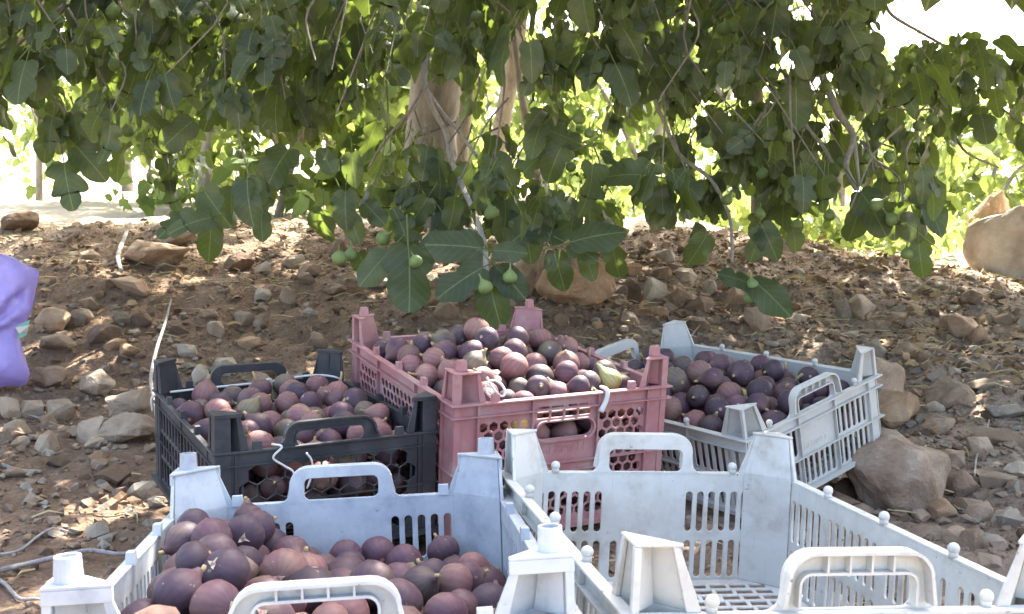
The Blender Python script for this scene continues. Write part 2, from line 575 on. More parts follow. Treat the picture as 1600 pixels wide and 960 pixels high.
def fig_material(name, body, blush, neck, green_amt):
    m, nt, b = mat_new(name)
    tc = N(nt, 'ShaderNodeTexCoord')
    oi = N(nt, 'ShaderNodeObjectInfo')
    sep = N(nt, 'ShaderNodeSeparateXYZ')
    nt.links.new(tc.outputs['Object'], sep.inputs[0])
    geo = N(nt, 'ShaderNodeNewGeometry')
    n1 = noise(nt, geo.outputs['Position'], 34, 4, .55)
    n2 = noise(nt, geo.outputs['Position'], 300, 2, .5)
    c = mixc(nt, ramp(nt, n1, [(.35, (0, 0, 0)), (.68, (1, 1, 1))]), body, blush)
    # neck end ripens last
    zf = ramp(nt, math_(nt, 'ADD', math_(nt, 'MULTIPLY', sep.outputs[2], 14.0), math_(nt, 'ADD', math_(nt, 'MULTIPLY', n1, .5), .0)), [(.28, (0, 0, 0)), (.72, (1, 1, 1))])
    c = mixc(nt, math_(nt, 'MULTIPLY', zf, .75), c, neck)
    g = ramp(nt, noise(nt, geo.outputs['Position'], 17, 2, .5), [(.55, (0, 0, 0)), (.68, (1, 1, 1))])
    c = mixc(nt, math_(nt, 'MULTIPLY', g, green_amt), c, (.17, .16, .045))
    hv = N(nt, 'ShaderNodeHueSaturation')
    nt.links.new(c, hv.inputs['Color'])
    hv.inputs['Saturation'].default_value = .92
    nt.links.new(math_(nt, 'ADD', math_(nt, 'MULTIPLY', oi.outputs['Random'], .7), .72), hv.inputs['Value'])
    c = hv.outputs['Color']
    # waxy bloom, pale dots and dust
    lw = N(nt, 'ShaderNodeLayerWeight'); lw.inputs[0].default_value = .35
    bl = math_(nt, 'MULTIPLY', noise(nt, geo.outputs['Position'], 55, 3, .6), .42)
    c = mixc(nt, bl, c, (.185, .14, .15))
    dots = ramp(nt, n2, [(.735, (0, 0, 0)), (.77, (1, 1, 1))])
    c = mixc(nt, math_(nt, 'MULTIPLY', dots, .55), c, (.42, .30, .22))
    # dried sap and healed scars
    scar = ramp(nt, noise(nt, geo.outputs['Position'], 62, 3, .7), [(.685, (0, 0, 0)), (.71, (1, 1, 1))])
    c = mixc(nt, math_(nt, 'MULTIPLY', scar, .6), c, (.36, .27, .18))
    ribs = math_(nt, 'SINE', math_(nt, 'MULTIPLY', math_(nt, 'ARCTAN2', sep.outputs[1], sep.outputs[0]), 16.0))
    c = mixc(nt, math_(nt, 'MULTIPLY', math_(nt, 'ADD', ribs, 1.0), .09), c, (.02, .01, .016))
    # the eye at the blossom end
    r2 = math_(nt, 'ADD', math_(nt, 'POWER', sep.outputs[0], 2), math_(nt, 'POWER', sep.outputs[1], 2))
    eye = math_(nt, 'MULTIPLY', math_(nt, 'LESS_THAN', r2, .0000085), math_(nt, 'LESS_THAN', sep.outputs[2], -.012))
    c = mixc(nt, math_(nt, 'MULTIPLY', eye, .75), c, (.48, .27, .22))
    nt.links.new(c, b.inputs['Base Color'])
    b.inputs['Roughness'].default_value = .56
    b.inputs['Specular IOR Level'].default_value = .3
    bump(nt, b, math_(nt, 'ADD', n1, math_(nt, 'MULTIPLY', n2, .2)), .25, .003)
    return m


M['dark_fig'] = fig_material('dark_fig', (.020, .009, .020), (.038, .013, .024), (.11, .045, .04), .25)
M['plum_fig'] = fig_material('plum_fig', (.046, .014, .027), (.092, .026, .034), (.17, .08, .055), .3)
M['red_fig'] = fig_material('red_fig', (.17, .055, .052), (.27, .11, .08), (.22, .13, .07), .25)
M['olive_fig'] = fig_material('olive_fig', (.085, .05, .045), (.15, .12, .05), (.19, .20, .06), .8)
M['yellow_fig'] = fig_material('yellow_fig', (.26, .25, .06), (.34, .33, .09), (.36, .36, .12), .2)

# ---------------------------------------------------------------- ground: one sheet to the horizon
def axis(lo, hi, fine, far, growth=1.16):
    a = list(np.arange(lo, hi, fine))
    s = fine; p = a[-1]
    up = []
    while p < far:
        s *= growth; p += s; up.append(p)
    s = fine; p = a[0]; dn = []
    while p > -far:
        s *= growth; p -= s; dn.append(p)
    return np.array(dn[::-1] + a + up)


gx = axis(-2.4, 2.7, .019, 700)
gy = axis(.55, 5.2, .019, 900)
gy = gy[gy > -60]
gx = gx[np.abs(gx) < 950]
gy = gy[gy < 1250]
X, Y = np.meshgrid(gx, gy)
Z = ground_z(X, Y)
nx, ny = len(gx), len(gy)
V = np.stack([X.ravel(), Y.ravel(), Z.ravel()], 1)
ii, jj = np.meshgrid(np.arange(nx - 1), np.arange(ny - 1))
a = (jj * nx + ii).ravel()
T = np.concatenate([np.stack([a, a + 1, a + nx + 1], 1), np.stack([a, a + nx + 1, a + nx], 1)])
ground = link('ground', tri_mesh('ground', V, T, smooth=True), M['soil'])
tag(ground, kind='structure')

# distant hills
hv, hf = [], []
nh = 120
for i in range(nh):
    t = i / (nh - 1)
    x = -420 + 840 * t
    h = 26 + 16 * math.sin(t * 9 + .7) + 7 * math.sin(t * 23) - 26 * sstep((t - .5) / .5)
    hv += [(x * .3, 62, -.6), (x * .3, 80, h * .09), (x * .3, 100, h * .15), (x * .3, 135, -.6)]
for i in range(nh - 1):
    for k in range(3):
        o = i * 4 + k
        hf.append((o, o + 4, o + 5, o + 1))
tag(link('hills', mesh_from('hills', hv, hf, True), M['hill']), kind='structure')

# ---------------------------------------------------------------- crates
def arc(cx, cy, r, a0, a1, n=5):
    return [(cx + r * math.cos(math.radians(a0 + (a1 - a0) * i / n)), cy + r * math.sin(math.radians(a0 + (a1 - a0) * i / n))) for i in range(n + 1)]


def rrect(x0, x1, y0, y1, r, n=3):
    r = min(r, (x1 - x0) / 2 - 1e-5, (y1 - y0) / 2 - 1e-5)
    return arc(x1 - r, y1 - r, r, 0, 90, n) + arc(x0 + r, y1 - r, r, 90, 180, n) + arc(x0 + r, y0 + r, r, 180, 270, n) + arc(x1 - r, y0 + r, r, 270, 360, n)


def hexagon(cx, cy, r):
    return [(cx + r * math.cos(math.radians(30 + 60 * i)), cy + r * math.sin(math.radians(30 + 60 * i))) for i in range(6)]


def panel(name, outline, holes, thick, bevel=.0006):
    """plate with real openings in the XZ plane, thickness along Y, centred on y = 0"""
    cu = bpy.data.curves.new(name, 'CURVE')
    cu.dimensions = '2D'
    cu.fill_mode = 'BOTH'
    cu.extrude = max(thick / 2 - bevel, 1e-4)
    cu.bevel_depth = bevel
    cu.bevel_resolution = 0
    cu.offset = -bevel
    for pts in [outline] + holes:
        sp = cu.splines.new('POLY')
        sp.points.add(len(pts) - 1)
        for p, q in zip(sp.points, pts):
            p.co = (q[0], q[1], 0, 1)
        sp.use_cyclic_u = True
    ob = bpy.data.objects.new(name, cu)
    COL.objects.link(ob)
    dg = bpy.context.evaluated_depsgraph_get()
    me = bpy.data.meshes.new_from_object(ob.evaluated_get(dg))
    bpy.data.objects.remove(ob)
    bpy.data.curves.remove(cu)
    me.transform(Matrix.Rotation(math.pi / 2, 4, 'X'))
    me.name = name
    return me


def text_mesh(name, s, size, depth):
    cu = bpy.data.curves.new(name, 'FONT')
    cu.body = s
    cu.size = size
    cu.extrude = depth
    cu.align_x = 'CENTER'
    cu.align_y = 'CENTER'
    ob = bpy.data.objects.new(name, cu)
    COL.objects.link(ob)
    dg = bpy.context.evaluated_depsgraph_get()
    me = bpy.data.meshes.new_from_object(ob.evaluated_get(dg))
    bpy.data.objects.remove(ob)
    me.transform(Matrix.Rotation(math.pi / 2, 4, 'X'))
    me.materials.clear()
    return me


def slots(groups, rows, pitch, w):
    out = []
    for (c0, n, which) in groups:
        for k in range(n):
            s = c0 + (k - (n - 1) / 2) * pitch
            for j, (z0, z1) in enumerate(rows):
                if j in which:
                    out.append(rrect(s - w / 2, s + w / 2, z0, z1, w / 2, 3))
    return out


def put(mesh, M4, name, mat, parent):
    me = mesh.copy() if False else mesh
    o = link(name, me, mat, parent)
    o.matrix_local = M4
    return o


def build_crate(pose, W, L, H, hp, style, mat, label, group):
    x, y, a, z, tx, ty = pose
    ex = Vector((math.cos(a), math.sin(a), tx)).normalized()
    ey = Vector((-math.sin(a), math.cos(a), ty))
    ez = ex.cross(ey).normalized()
    ey = ez.cross(ex).normalized()
    R = Matrix((ex, ey, ez)).transposed().to_4x4()
    R.translation = Vector((x, y, z + CAM_Z)) - ez * H
    root = empty('fruit_crate', R, label, 'crate', group)
    t = .0028
    st = style
    hexy = st in ('pink', 'black')

    # --- end walls (short, with a handle) and side walls (long)
    hw, hh = W / 2, L / 2
    zs = [(H - .0735, H - .0235), (.011, H - .0845)]      # upper and lower slot rows
    if st in ('round', 'stub'):
        n = 6
        gw = W * .272
        eh = slots([(-gw, n, (0, 1)), (0, n, (1,)), (gw, n, (0, 1))], zs, W * .0420, W * .0245)
        g = [-.36 * L, -.12 * L, .12 * L, .36 * L]
        sh = slots([(q, 7, (0, 1)) for q in g], zs, L * .031, L * .0155)
    elif st == 'pink':
        eh, px, pz = [], .0173, .0150
        r = .0076
        for row in range(12):
            zc = H - .040 - row * pz
            if zc < .014:
                break
            for k in range(-9, 10):
                s = k * px + (px / 2 if row % 2 else 0)
                if abs(s) > hw - .044:
                    continue
                if abs(s) < .062 and zc > H - .135:
                    continue
                eh.append(hexagon(s, zc, r))
        for k in range(4):                                # ladder above the oval grip
            for j in range(2):
                eh.append(rrect(-.048 + k * .0245, -.048 + k * .0245 + .0215, H - .0245 - j * .0105, H - .0245 - j * .0105 + .0078, .001, 1))
        eh.append(rrect(-.050, .050, H - .068, H - .041, .0134, 6))
        sh = []
        for row in range(12):
            zc = H - .040 - row * pz
            if zc < .014 or abs(zc - (H - .107)) < .009:
                continue
            for k in range(-13, 14):
                s = k * px + (px / 2 if row % 2 else 0)
                if abs(s) > hh - .046 or abs(abs(s) - .085) < .012:
                    continue
                sh.append(hexagon(s, zc, r))
    else:
        eh, px, pz = [], .0262, .0225
        for row in range(8):
            zc = H - .036 - row * pz
            if zc < .012:
                break
            for k in range(-6, 7):
                s = k * px + (px / 2 if row % 2 else 0)
                if abs(s) > hw - .034:
                    continue
                eh.append(hexagon(s, zc, .0138))
        sh = []
        for k in range(15):
            s = -hh + .055 + k * (L - .11) / 14
            for (z0, z1) in ((H - .058, H - .020), (H - .102, H - .064), (.012, H - .108)):
                sh.append(rrect(s - .009, s + .009, z0, z1, .002, 1))
    cut = .004
    end = panel('end_wall', [(-hw + cut, 0.001), (hw - cut, .001), (hw - cut, H - .0012), (-hw + cut, H - .0012)], eh, t)
    side = panel('side_wall', [(-hh, 0.001), (hh, .001), (hh, H - .0014), (-hh, H - .0014)], sh, t)
    for s, rz in ((-1, 0), (1, math.pi)):
        put(end, Matrix.Translation((0, s * (hh - t / 2), 0)) @ Matrix.Rotation(rz, 4, 'Z'), 'end_wall', mat, root)
    for s, rz in ((-1, -math.pi / 2), (1, math.pi / 2)):
        put(side, Matrix.Translation((s * (hw - t / 2 + .0006), 0, 0)) @ Matrix.Rotation(rz, 4, 'Z'), 'side_wall', mat, root)

    # --- rims: flange at the top, second rib, mid rib, base flange
    def ring(mb, z0, z1, out, inner=0.0004):
        mb.box(-hw - out, hw + out, -hh - out, -hh - inner, z0, z1)
        mb.box(-hw - out, hw + out, hh + inner, hh + out, z0, z1)
        mb.box(-hw - out, -hw - inner, -hh - inner, hh + inner, z0, z1)
        mb.box(hw + inner, hw + out, -hh - inner, hh + inner, z0, z1)
    mb = MB()
    ring(mb, H - .0030, H, .0085 if st != 'black' else .005, -.0030)
    mb.build('rim', mat, root, bevel=.0005)
    mb = MB()
    ring(mb, H - .0215, H - .0192, .0075 if st != 'black' else .004)
    if st != 'pink':
        ring(mb, H - .0800, H - .0778, .0065 if st != 'black' else .003)
    else:
        ring(mb, H - .108, H - .1055, .0060)
    ring(mb, 0, .008, .0085)
    # vertical ribs on the outside
    ends = {'round': [-.412 * W, -.138 * W, .138 * W, .412 * W], 'stub': [-.412 * W, -.138 * W, .138 * W, .412 * W],
            'pink': [-.058, .058, -hw + .036, hw - .036], 'black': [-hw + .026, hw - .026]}[st]
    sides = {'round': [-.24 * L, 0, .24 * L], 'stub': [-.24 * L, 0, .24 * L], 'pink': [-.085, .085, -hh + .038, hh - .038], 'black': [-hh + .045, 0, hh - .045]}[st]
    ro = .0062 if st != 'black' else .0025
    for s in ends:
        for q in (-1, 1):
            y0, y1 = sorted((q * (hh + .0004), q * (hh + ro)))
            mb.box(s - .0012, s + .0012, y0, y1, .0082, H - .0217)
            mb.box(s - .0012, s + .0012, y0, y1, H - .0190, H - .0032)
    for s in sides:
        for q in (-1, 1):
            x0, x1 = sorted((q * (hw + .0011), q * (hw + ro)))
            mb.box(x0, x1, s - .0012, s + .0012, .0082, H - .0217)
            mb.box(x0, x1, s - .0012, s + .0012, H - .0190, H - .0032)
    mb.build('ribbing', mat, root)

    # --- base grid
    bh = []
    nxh, nyh = 12, 22
    for i in range(nxh):
        for j in range(nyh):
            cx = -hw + .02 + (i + .5) * (W - .04) / nxh
            cy = -hh + .02 + (j + .5) * (L - .04) / nyh
            dx = (W - .04) / nxh * .40; dy = (L - .04) / nyh * .36; sk = dx * .18
            bh.append([(cx - dx - sk, cy - dy), (cx + dx - sk, cy - dy), (cx + dx + sk, cy + dy), (cx - dx + sk, cy + dy)])
    base = panel('base_grid', [(-hw + .003, -hh + .003), (hw - .003, -hh + .003), (hw - .003, hh - .003), (-hw + .003, hh - .003)], bh, .0036, .0004)
    base.transform(Matrix.Rotation(-math.pi / 2, 4, 'X'))
    o = put(base, Matrix.Translation((0, 0, .006)), 'base_grid', mat, root)

    # --- handles
    if st in ('round', 'stub', 'black'):
        if st == 'black':
            ho, top, io, it, ib, fl = .068, .034, .050, .020, -.0005, .014
        elif st == 'stub':
            ho, top, io, it, ib, fl = .060, .040, .043, .0265, .0015, .012
        else:
            ho, top, io, it, ib, fl = .060, .0475, .047, .0285, .0015, .013
        R1 = .022
        zb = H - .0008
        if st == 'black':
            zb = H - .006
        out = [(-ho - fl, zb), (ho + fl, zb)]
        out += [(ho + fl - fl * math.sin(math.radians(w)), H + fl - fl * math.cos(math.radians(w))) for w in (0, 22, 45, 68, 90)]
        out += arc(ho - R1, H + top - R1, R1, 0, 90, 6) + arc(-ho + R1, H + top - R1, R1, 90, 180, 6)
        out += [(-ho - fl + fl * math.sin(math.radians(w)), H + fl - fl * math.cos(math.radians(w))) for w in (90, 68, 45, 22, 0)]
        hole = rrect(-io, io, H + ib, H + it, .007 if st != 'black' else .0095, 4)
        hm = panel('handle', out, [hole], .0034)
        # channel on the outside: outer band, inner lip and cross ribs
        bo = [(ho + fl * .25, H + fl * .45)] + arc(ho - R1, H + top - R1, R1, 0, 90, 6) + arc(-ho + R1, H + top - R1, R1, 90, 180, 6) + [(-ho - fl * .25, H + fl * .45)]
        R2 = R1 - .0028
        bi = [(ho + fl * .25 - .003, H + fl * .45 - .001)] + arc(ho - R1, H + top - R1, R2, 0, 90, 6) + arc(-ho + R1, H + top - R1, R2, 90, 180, 6) + [(-ho - fl * .25 + .003, H + fl * .45 - .001)]
        dep = .0115 if st != 'black' else .006
        fm = MB()
        ys0, ys1 = -.0018 - dep, -.0018
        for i in range(len(bo) - 1):
            q = [bo[i], bo[i + 1], bi[i + 1], bi[i]]
            fm.hexa([(p[0], ys0, p[1]) for p in q], [(p[0], ys1, p[1]) for p in q])
        rl = .010
        lo = [(io + .0022, H + .004)] + arc(io + .0022 - rl, H + it + .0022 - rl, rl, 0, 90, 5) + arc(-io - .0022 + rl, H + it + .0022 - rl, rl, 90, 180, 5) + [(-io - .0022, H + .004)]
        li = [(io, H + .004)] + arc(io - rl + .0022, H + it - rl + .0022, rl - .0022, 0, 90, 5) + arc(-io + rl - .0022, H + it + .0022 - rl, rl - .0022, 90, 180, 5) + [(-io, H + .004)]
        for i in range(len(lo) - 1):
            q = [lo[i], lo[i + 1], li[i + 1], li[i]]
            fm.hexa([(p[0], ys0 + .004, p[1]) for p in q], [(p[0], ys1, p[1]) for p in q])
        if st != 'black':
            for k in range(4):
                s = -.027 + k * .018
                fm.box(s - .0009, s + .0009, ys0 + .003, ys1, H + it + .0024, H + top - .003)
        fmm = fm.mesh('grip_flange')
        for s, rz in ((-1, 0), (1, math.pi)):
            mm = Matrix.Translation((0, s * (hh - t / 2), 0)) @ Matrix.Rotation(rz, 4, 'Z')
            h = put(hm, mm, 'handle', mat, root)
            g = link('grip_flange', fmm, mat, h)
    else:
        fm = MB()                                         # raised ring round the oval grip and lettering below it
        o1 = rrect(-.0545, .0545, H - .0725, H - .0385, .017, 8); o2 = rrect(-.0508, .0508, H - .0690, H - .0405, .0142, 8)
        for i in range(len(o1)):
            j = (i + 1) % len(o1)
            q = [o1[i], o1[j], o2[j], o2[i]]
            fm.hexa([(p[0], -.0075, p[1]) for p in q], [(p[0], -.0016, p[1]) for p in q])
        fm.box(-.0568, .0568, -.0055, -.0016, H - .1225, H - .1200)
        fmm = fm.mesh('grip_ring')
        for s, rz in ((-1, 0), (1, math.pi)):
            put(fmm, Matrix.Translation((0, s * (hh - t / 2), 0)) @ Matrix.Rotation(rz, 4, 'Z'), 'grip_ring', mat, root)
        for txt, zz, sc in (('HERMAN', H - .0865, .0195), ('HERMAN', H - .1075, .0150)):
            tm = text_mesh('moulded_lettering', txt, sc, .0004)
            put(tm, Matrix.Translation((0, -hh - .0002, zz)), 'moulded_lettering', mat, root)
    if st == 'round':
        tm = text_mesh('moulded_lettering', 'HASANOC', .014, .0003)
        put(tm, Matrix.Translation((-.004, -hh - .0001, H - .064)), 'moulded_lettering', mat, root)

    # --- corner posts
    for sx in (-1, 1):
        for sy in (-1, 1):
            def Q(p, q, zz):
                return (sx * (hw - p), sy * (hh - q), zz)
            if st == 'round':
                a0, a1 = .043, .030
            elif st == 'stub':
                a0, a1 = .050, .038
            elif st == 'pink':
                a0, a1 = .040, .034
            else:
                a0, a1 = .035, .030
            zt = H + hp
            if st == 'pink':
                zt -= .012
            if st == 'stub':
                zt -= .004
            mb = MB()
            i0 = .0030
            for (aa, ab, z0, z1) in ((a0, a0, .008, H), (a0, a1, H, zt - .0026)):
                k = .0034
                mb.hexa([Q(aa, i0, z0), Q(i0, aa, z0), Q(i0, aa + k, z0), Q(aa + k, i0, z0)],
                        [Q(ab, i0, z1), Q(i0, ab, z1), Q(i0, ab + k, z1), Q(ab + k, i0, z1)])
            # cap
            ct = .0026 if st in ('round', 'pink') else (.013 if st == 'stub' else .006)
            ov = .002 if st != 'round' else .001
            cz0, cz1 = (zt - ct, zt)
            c = a1 + .006
            if st == 'stub':
                c += .002
            tri = [(-ov, -ov), (c, -ov), (c, .002), (.002, c), (-ov, c)]
            mb.hexa([Q(p, q, cz0 if st != 'stub' else cz1 - .0026) for p, q in tri], [Q(p, q, cz1) for p, q in tri])
            if st == 'stub':                              # deep band under the cap
                tri2 = [(-ov, -ov), (c, -ov), (c, .0015), (.0015, .0015), (.0015, c), (-ov, c)]
                mb.hexa([Q(c, -ov, cz0), Q(c, .0012, cz0), Q(-ov, .0012, cz0), Q(-ov, -ov, cz0)], [Q(c, -ov, cz1 - .0027), Q(c, .0012, cz1 - .0027), Q(-ov, .0012, cz1 - .0027), Q(-ov, -ov, cz1 - .0027)])
                mb.hexa([Q(-ov, c, cz0), Q(-ov, .0013, cz0), Q(.0012, .0013, cz0), Q(.0012, c, cz0)], [Q(-ov, c, cz1 - .0027), Q(-ov, .0013, cz1 - .0027), Q(.0012, .0013, cz1 - .0027), Q(.0012, c, cz1 - .0027)])
            # corner rib, centre web, end fins
            zr = H - .0190
            rw = {'round': .0042, 'stub': .0050, 'pink': .009, 'black': .020}[st]
            top = zt - ct - .0001 if st != 'stub' else cz1 - .0028
            o_ = .0016
            mb.hexa([Q(-o_, -o_, .0083 if st in ('pink', 'black') else H), Q(rw, -o_, .0083 if st in ('pink', 'black') else H), Q(rw, rw, .0083 if st in ('pink', 'black') else H), Q(-o_, rw, .0083 if st in ('pink', 'black') else H)],
                    [Q(-o_, -o_, top), Q(rw, -o_, top), Q(rw, rw, top), Q(-o_, rw, top)])
            w = .0010
            m0, m1 = a0 / 2, a1 / 2
            mb.hexa([Q(rw - w, rw + w, H), Q(rw + w, rw - w, H), Q(m0 + w, m0 - w, H), Q(m0 - w, m0 + w, H)],
                    [Q(rw - w, rw + w, top), Q(rw + w, rw - w, top), Q(m1 + w, m1 - w, top), Q(m1 - w, m1 + w, top)])
            fw_ = .005 if st != 'pink' else .004
            for sw in (0, 1):
                S = (lambda p, q, zz: Q(q, p, zz)) if sw else Q
                e = .0004 if sw else 0
                mb.hexa([S(a0 + .003 - fw_, -.0006 - e, H), S(a0 + .003 - fw_, .0026, H), S(a0 + .010, .0026, H), S(a0 + .010, -.0006 - e, H)],
                        [S(a1 + .003 - fw_, -.0006 - e, top), S(a1 + .003 - fw_, .0026, top), S(a1 + .0035, .0026, top), S(a1 + .0035, -.0006 - e, top)])
            post = mb.build('corner_post', mat, root, bevel=.0005)
            if st == 'stub':
                sm = MB()
                cx, cy = Q(.013, .013, 0)[:2]
                n = 18
                r0, r1, ri = .0102, .0092, .0068
                hgt = .018
                outb = [(cx + r0 * math.cos(2 * math.pi * k / n), cy + r0 * math.sin(2 * math.pi * k / n), zt - .001) for k in range(n)]
                outt = [(cx + r1 * math.cos(2 * math.pi * k / n), cy + r1 * math.sin(2 * math.pi * k / n), zt + hgt) for k in range(n)]
                inb = [(cx + ri * math.cos(2 * math.pi * k / n), cy + ri * math.sin(2 * math.pi * k / n), zt + .002) for k in range(n)]
                inn = [(cx + ri * math.cos(2 * math.pi * k / n), cy + ri * math.sin(2 * math.pi * k / n), zt + hgt) for k in range(n)]
                sm.add(outb + outt + inn + inb, [(k, (k + 1) % n, n + (k + 1) % n, n + k) for k in range(n)] + [(n + k, n + (k + 1) % n, 2 * n + (k + 1) % n, 2 * n + k) for k in range(n)]
                       + [(2 * n + k, 2 * n + (k + 1) % n, 3 * n + (k + 1) % n, 3 * n + k) for k in range(n)] + [tuple(3 * n + k for k in range(n))])
                sm.build('stacking_peg', mat, post)
            if st == 'pink':
                sm = MB()
                b0, b1 = .008, .022
                sm.hexa([Q(b0, b0, zt + .0001), Q(b1, b0, zt + .0001), Q(b1, b1, zt + .0001), Q(b0, b1, zt + .0001)], [Q(b0 + .001, b0 + .001, zt + .016), Q(b1 - .001, b0 + .001, zt + .016), Q(b1 - .001, b1 - .001, zt + .016), Q(b0 + .001, b1 - .001, zt + .016)])
                sm.build('stacking_peg', mat, post, bevel=.0008)
    # --- knobs on the rim
    spots = [(s * W * .325, q * (hh - .001)) for s in (-1, 1) for q in (-1, 1)] + [(q * (hw - .001), s * L * .235) for s in (-1, 0, 1) for q in (-1, 1)]
    km = MB()
    if st == 'round':
        km.tube([(0, 0, -.001), (0, 0, .006)], .0044, 12)
        km.ball((0, 0, .0078), .0056, 14, 9)
    else:
        r = .0062
        km.hexa([(-r, -r * .7, -.001), (r, -r * .7, -.001), (r, r * .7, -.001), (-r, r * .7, -.001)], [(-r * .92, -r * .6, .011), (r * .92, -r * .6, .011), (r * .92, r * .6, .011), (-r * .92, r * .6, .011)])
    kme = km.mesh('knob', st == 'round')
    for (px_, py_) in spots:
        o = link('knob', kme, mat, root)
        o.location = (px_, py_, H)
        if abs(px_) > abs(W * .4):
            o.rotation_euler.z = math.pi / 2
    return root, R


CR = {}
CR['A'] = dict(pose=(-.169, .969, .128, -.320, .023, -.077), W=.368, L=.497, H=.142, hp=.051)
CR['B'] = dict(pose=(.212, 1.028, .189, -.313, -.053, -.038), W=.350, L=.507, H=.142, hp=.0517)
CR['C'] = dict(pose=(-.363, 1.666, .495, -.317, -.002, .042), W=.3216, L=.450, H=.155, hp=.0525)
CR['D'] = dict(pose=(.372, 1.997, .619, -.332, .221, .014), W=.350, L=.507, H=.142, hp=.0517)
CR['E'] = dict(pose=(-.022, 1.800, .473, -.259, .003, .099), W=.3705, L=.4605, H=.215, hp=.0580)
for key, st, mt, lab in (('A', 'stub', 'blue_white_plastic', 'bluish white plastic crate part filled with large dark figs, tube pegs on its corners'),
                         ('B', 'round', 'white_plastic', 'empty white plastic crate with round rim knobs and slotted walls'),
                         ('C', 'black', 'black_plastic', 'black plastic crate of figs with white string tied along its rim'),
                         ('D', 'round', 'grey_white_plastic', 'tilted white plastic crate full of figs, propped on stones beside the pink crate'),
                         ('E', 'pink', 'pink_plastic', 'dusty pink plastic crate with honeycomb walls, heaped high with figs')):
    c = CR[key]
    c['root'], c['R'] = build_crate(c['pose'], c['W'], c['L'], c['H'], c['hp'], st, M[mt], lab, 'plastic fruit crates')

# ---------------------------------------------------------------- figs heaped in the crates
FP = [(0, -.50), (.10, -.497), (.24, -.465), (.36, -.39), (.45, -.27), (.495, -.12), (.49, .03), (.44, .17), (.355, .29), (.26, .385), (.175, .46), (.125, .53), (.10, .60), (.085, .63), (0, .635)]


def fig_mesh(seed, rings=FP, seg=18, neck=1.0, squash=1.0):
    r = random.Random(seed)
    V, F = [], []
    pts = [(a, (b if b < .3 else .3 + (b - .3) * neck)) for a, b in rings]
    nr = len(pts)
    V.append((0, 0, pts[0][1]))
    ph = r.uniform(0, 6); ph2 = r.uniform(0, 6); lean = r.uniform(-.12, .12); am = r.uniform(.01, .03)
    for i in range(1, nr - 1):
        a, b = pts[i]
        for k in range(seg):
            w = 2 * math.pi * k / seg
            rr = a * squash * (1 + am * math.sin(2 * w + ph) + .012 * math.sin(7 * w + ph2) + .01 * math.sin(5 * w + 3 * b))
            sh = lean * max(0, b - .1) ** 1.2
            V.append((rr * math.cos(w) + sh, rr * math.sin(w) + sh * .5, b))
    V.append((lean * .5, lean * .25, pts[-1][1]))
    for k in range(seg):
        k2 = (k + 1) % seg
        F.append((0, 1 + k2, 1 + k))
        for i in range(nr - 3):
            o = 1 + i * seg
            F.append((o + k, o + k2, o + seg + k2, o + seg + k))
        o = 1 + (nr - 3) * seg
        F.append((o + k, o + k2, len(V) - 1))
    return V, F


FV = [fig_mesh(1, neck=.9), fig_mesh(2, neck=1.15), fig_mesh(3, neck=.55, squash=1.02), fig_mesh(4, neck=.7), fig_mesh(5, neck=1.5, squash=.95), fig_mesh(6, neck=.4, squash=1.04)]
NECK_TOP = [.3 + .335 * k for k in (.9, 1.15, .55, .7, 1.5, .4)]
FIG_SCALE = .044
FM = {}
for ci, cn in enumerate(('dark_fig', 'plum_fig', 'red_fig', 'olive_fig', 'yellow_fig')):
    for k, (v, f) in enumerate(FV):
        vv = [tuple(c * FIG_SCALE for c in p) for p in v]
        me = mesh_from('fig', vv, f, True)
        me.materials.append(M[cn])
        FM[(ci, k)] = me
STEM = {}
for k in range(6):
    for long_ in (0, 1):
        mb = MB()
        zt = NECK_TOP[k] * FIG_SCALE
        ln = .005 + .012 * long_
        mb.tube([(0, 0, zt - .002), (0.0005, 0, zt + ln * .5), (.0015 * (1 + long_), .001, zt + ln)], [.0030, .0024, .0021], 7)
        STEM[(k, long_)] = mb.mesh('stem', True)
        STEM[(k, long_)].materials.append(M['fig_stem'])


def heap(key, target, seed, rad=.0225, far_xy=None):
    """figs dropped one by one to rest on each other, up to the heap surface target(x, y) above the crate base"""
    c = CR[key]
    r = np.random.default_rng(seed)
    hw, hh = c['W'] / 2 - .0055, c['L'] / 2 - .0055
    S = []
    cx = 0.0345 if key != 'C' else .030
    for it in range(900):
        R_ = rad * r.uniform(.86, 1.16)
        P = np.stack([r.uniform(-hw + R_, hw - R_, 90), r.uniform(-hh + R_, hh - R_, 90)], 1)
        # keep clear of the corner posts' inner plates
        dcor = (hw - np.abs(P[:, 0])) + (hh - np.abs(P[:, 1]))
        P = P[dcor > cx + .012 + R_ * 1.42]
        z = np.full(len(P), .011 + R_)
        if S:
            A = np.array(S)
            d2 = (P[:, None, 0] - A[None, :, 0]) ** 2 + (P[:, None, 1] - A[None, :, 1]) ** 2
            rs = (R_ + A[None, :, 3]) * .93
            h = np.where(d2 < rs ** 2, A[None, :, 2] + np.sqrt(np.clip(rs ** 2 - d2, 0, None)), 0)
            z = np.maximum(z, h.max(1))
        tg = target(P[:, 0], P[:, 1])
        room = tg - (z + R_ * .6)
        ok = room > 0
        if not ok.any():
            if it > 60 and S and r.uniform() < .05:
                break
            continue
        idx = np.where(ok)[0]
        j = idx[np.argmin(z[idx])]
        S.append((P[j, 0], P[j, 1], z[j], R_))
    return np.array(S)


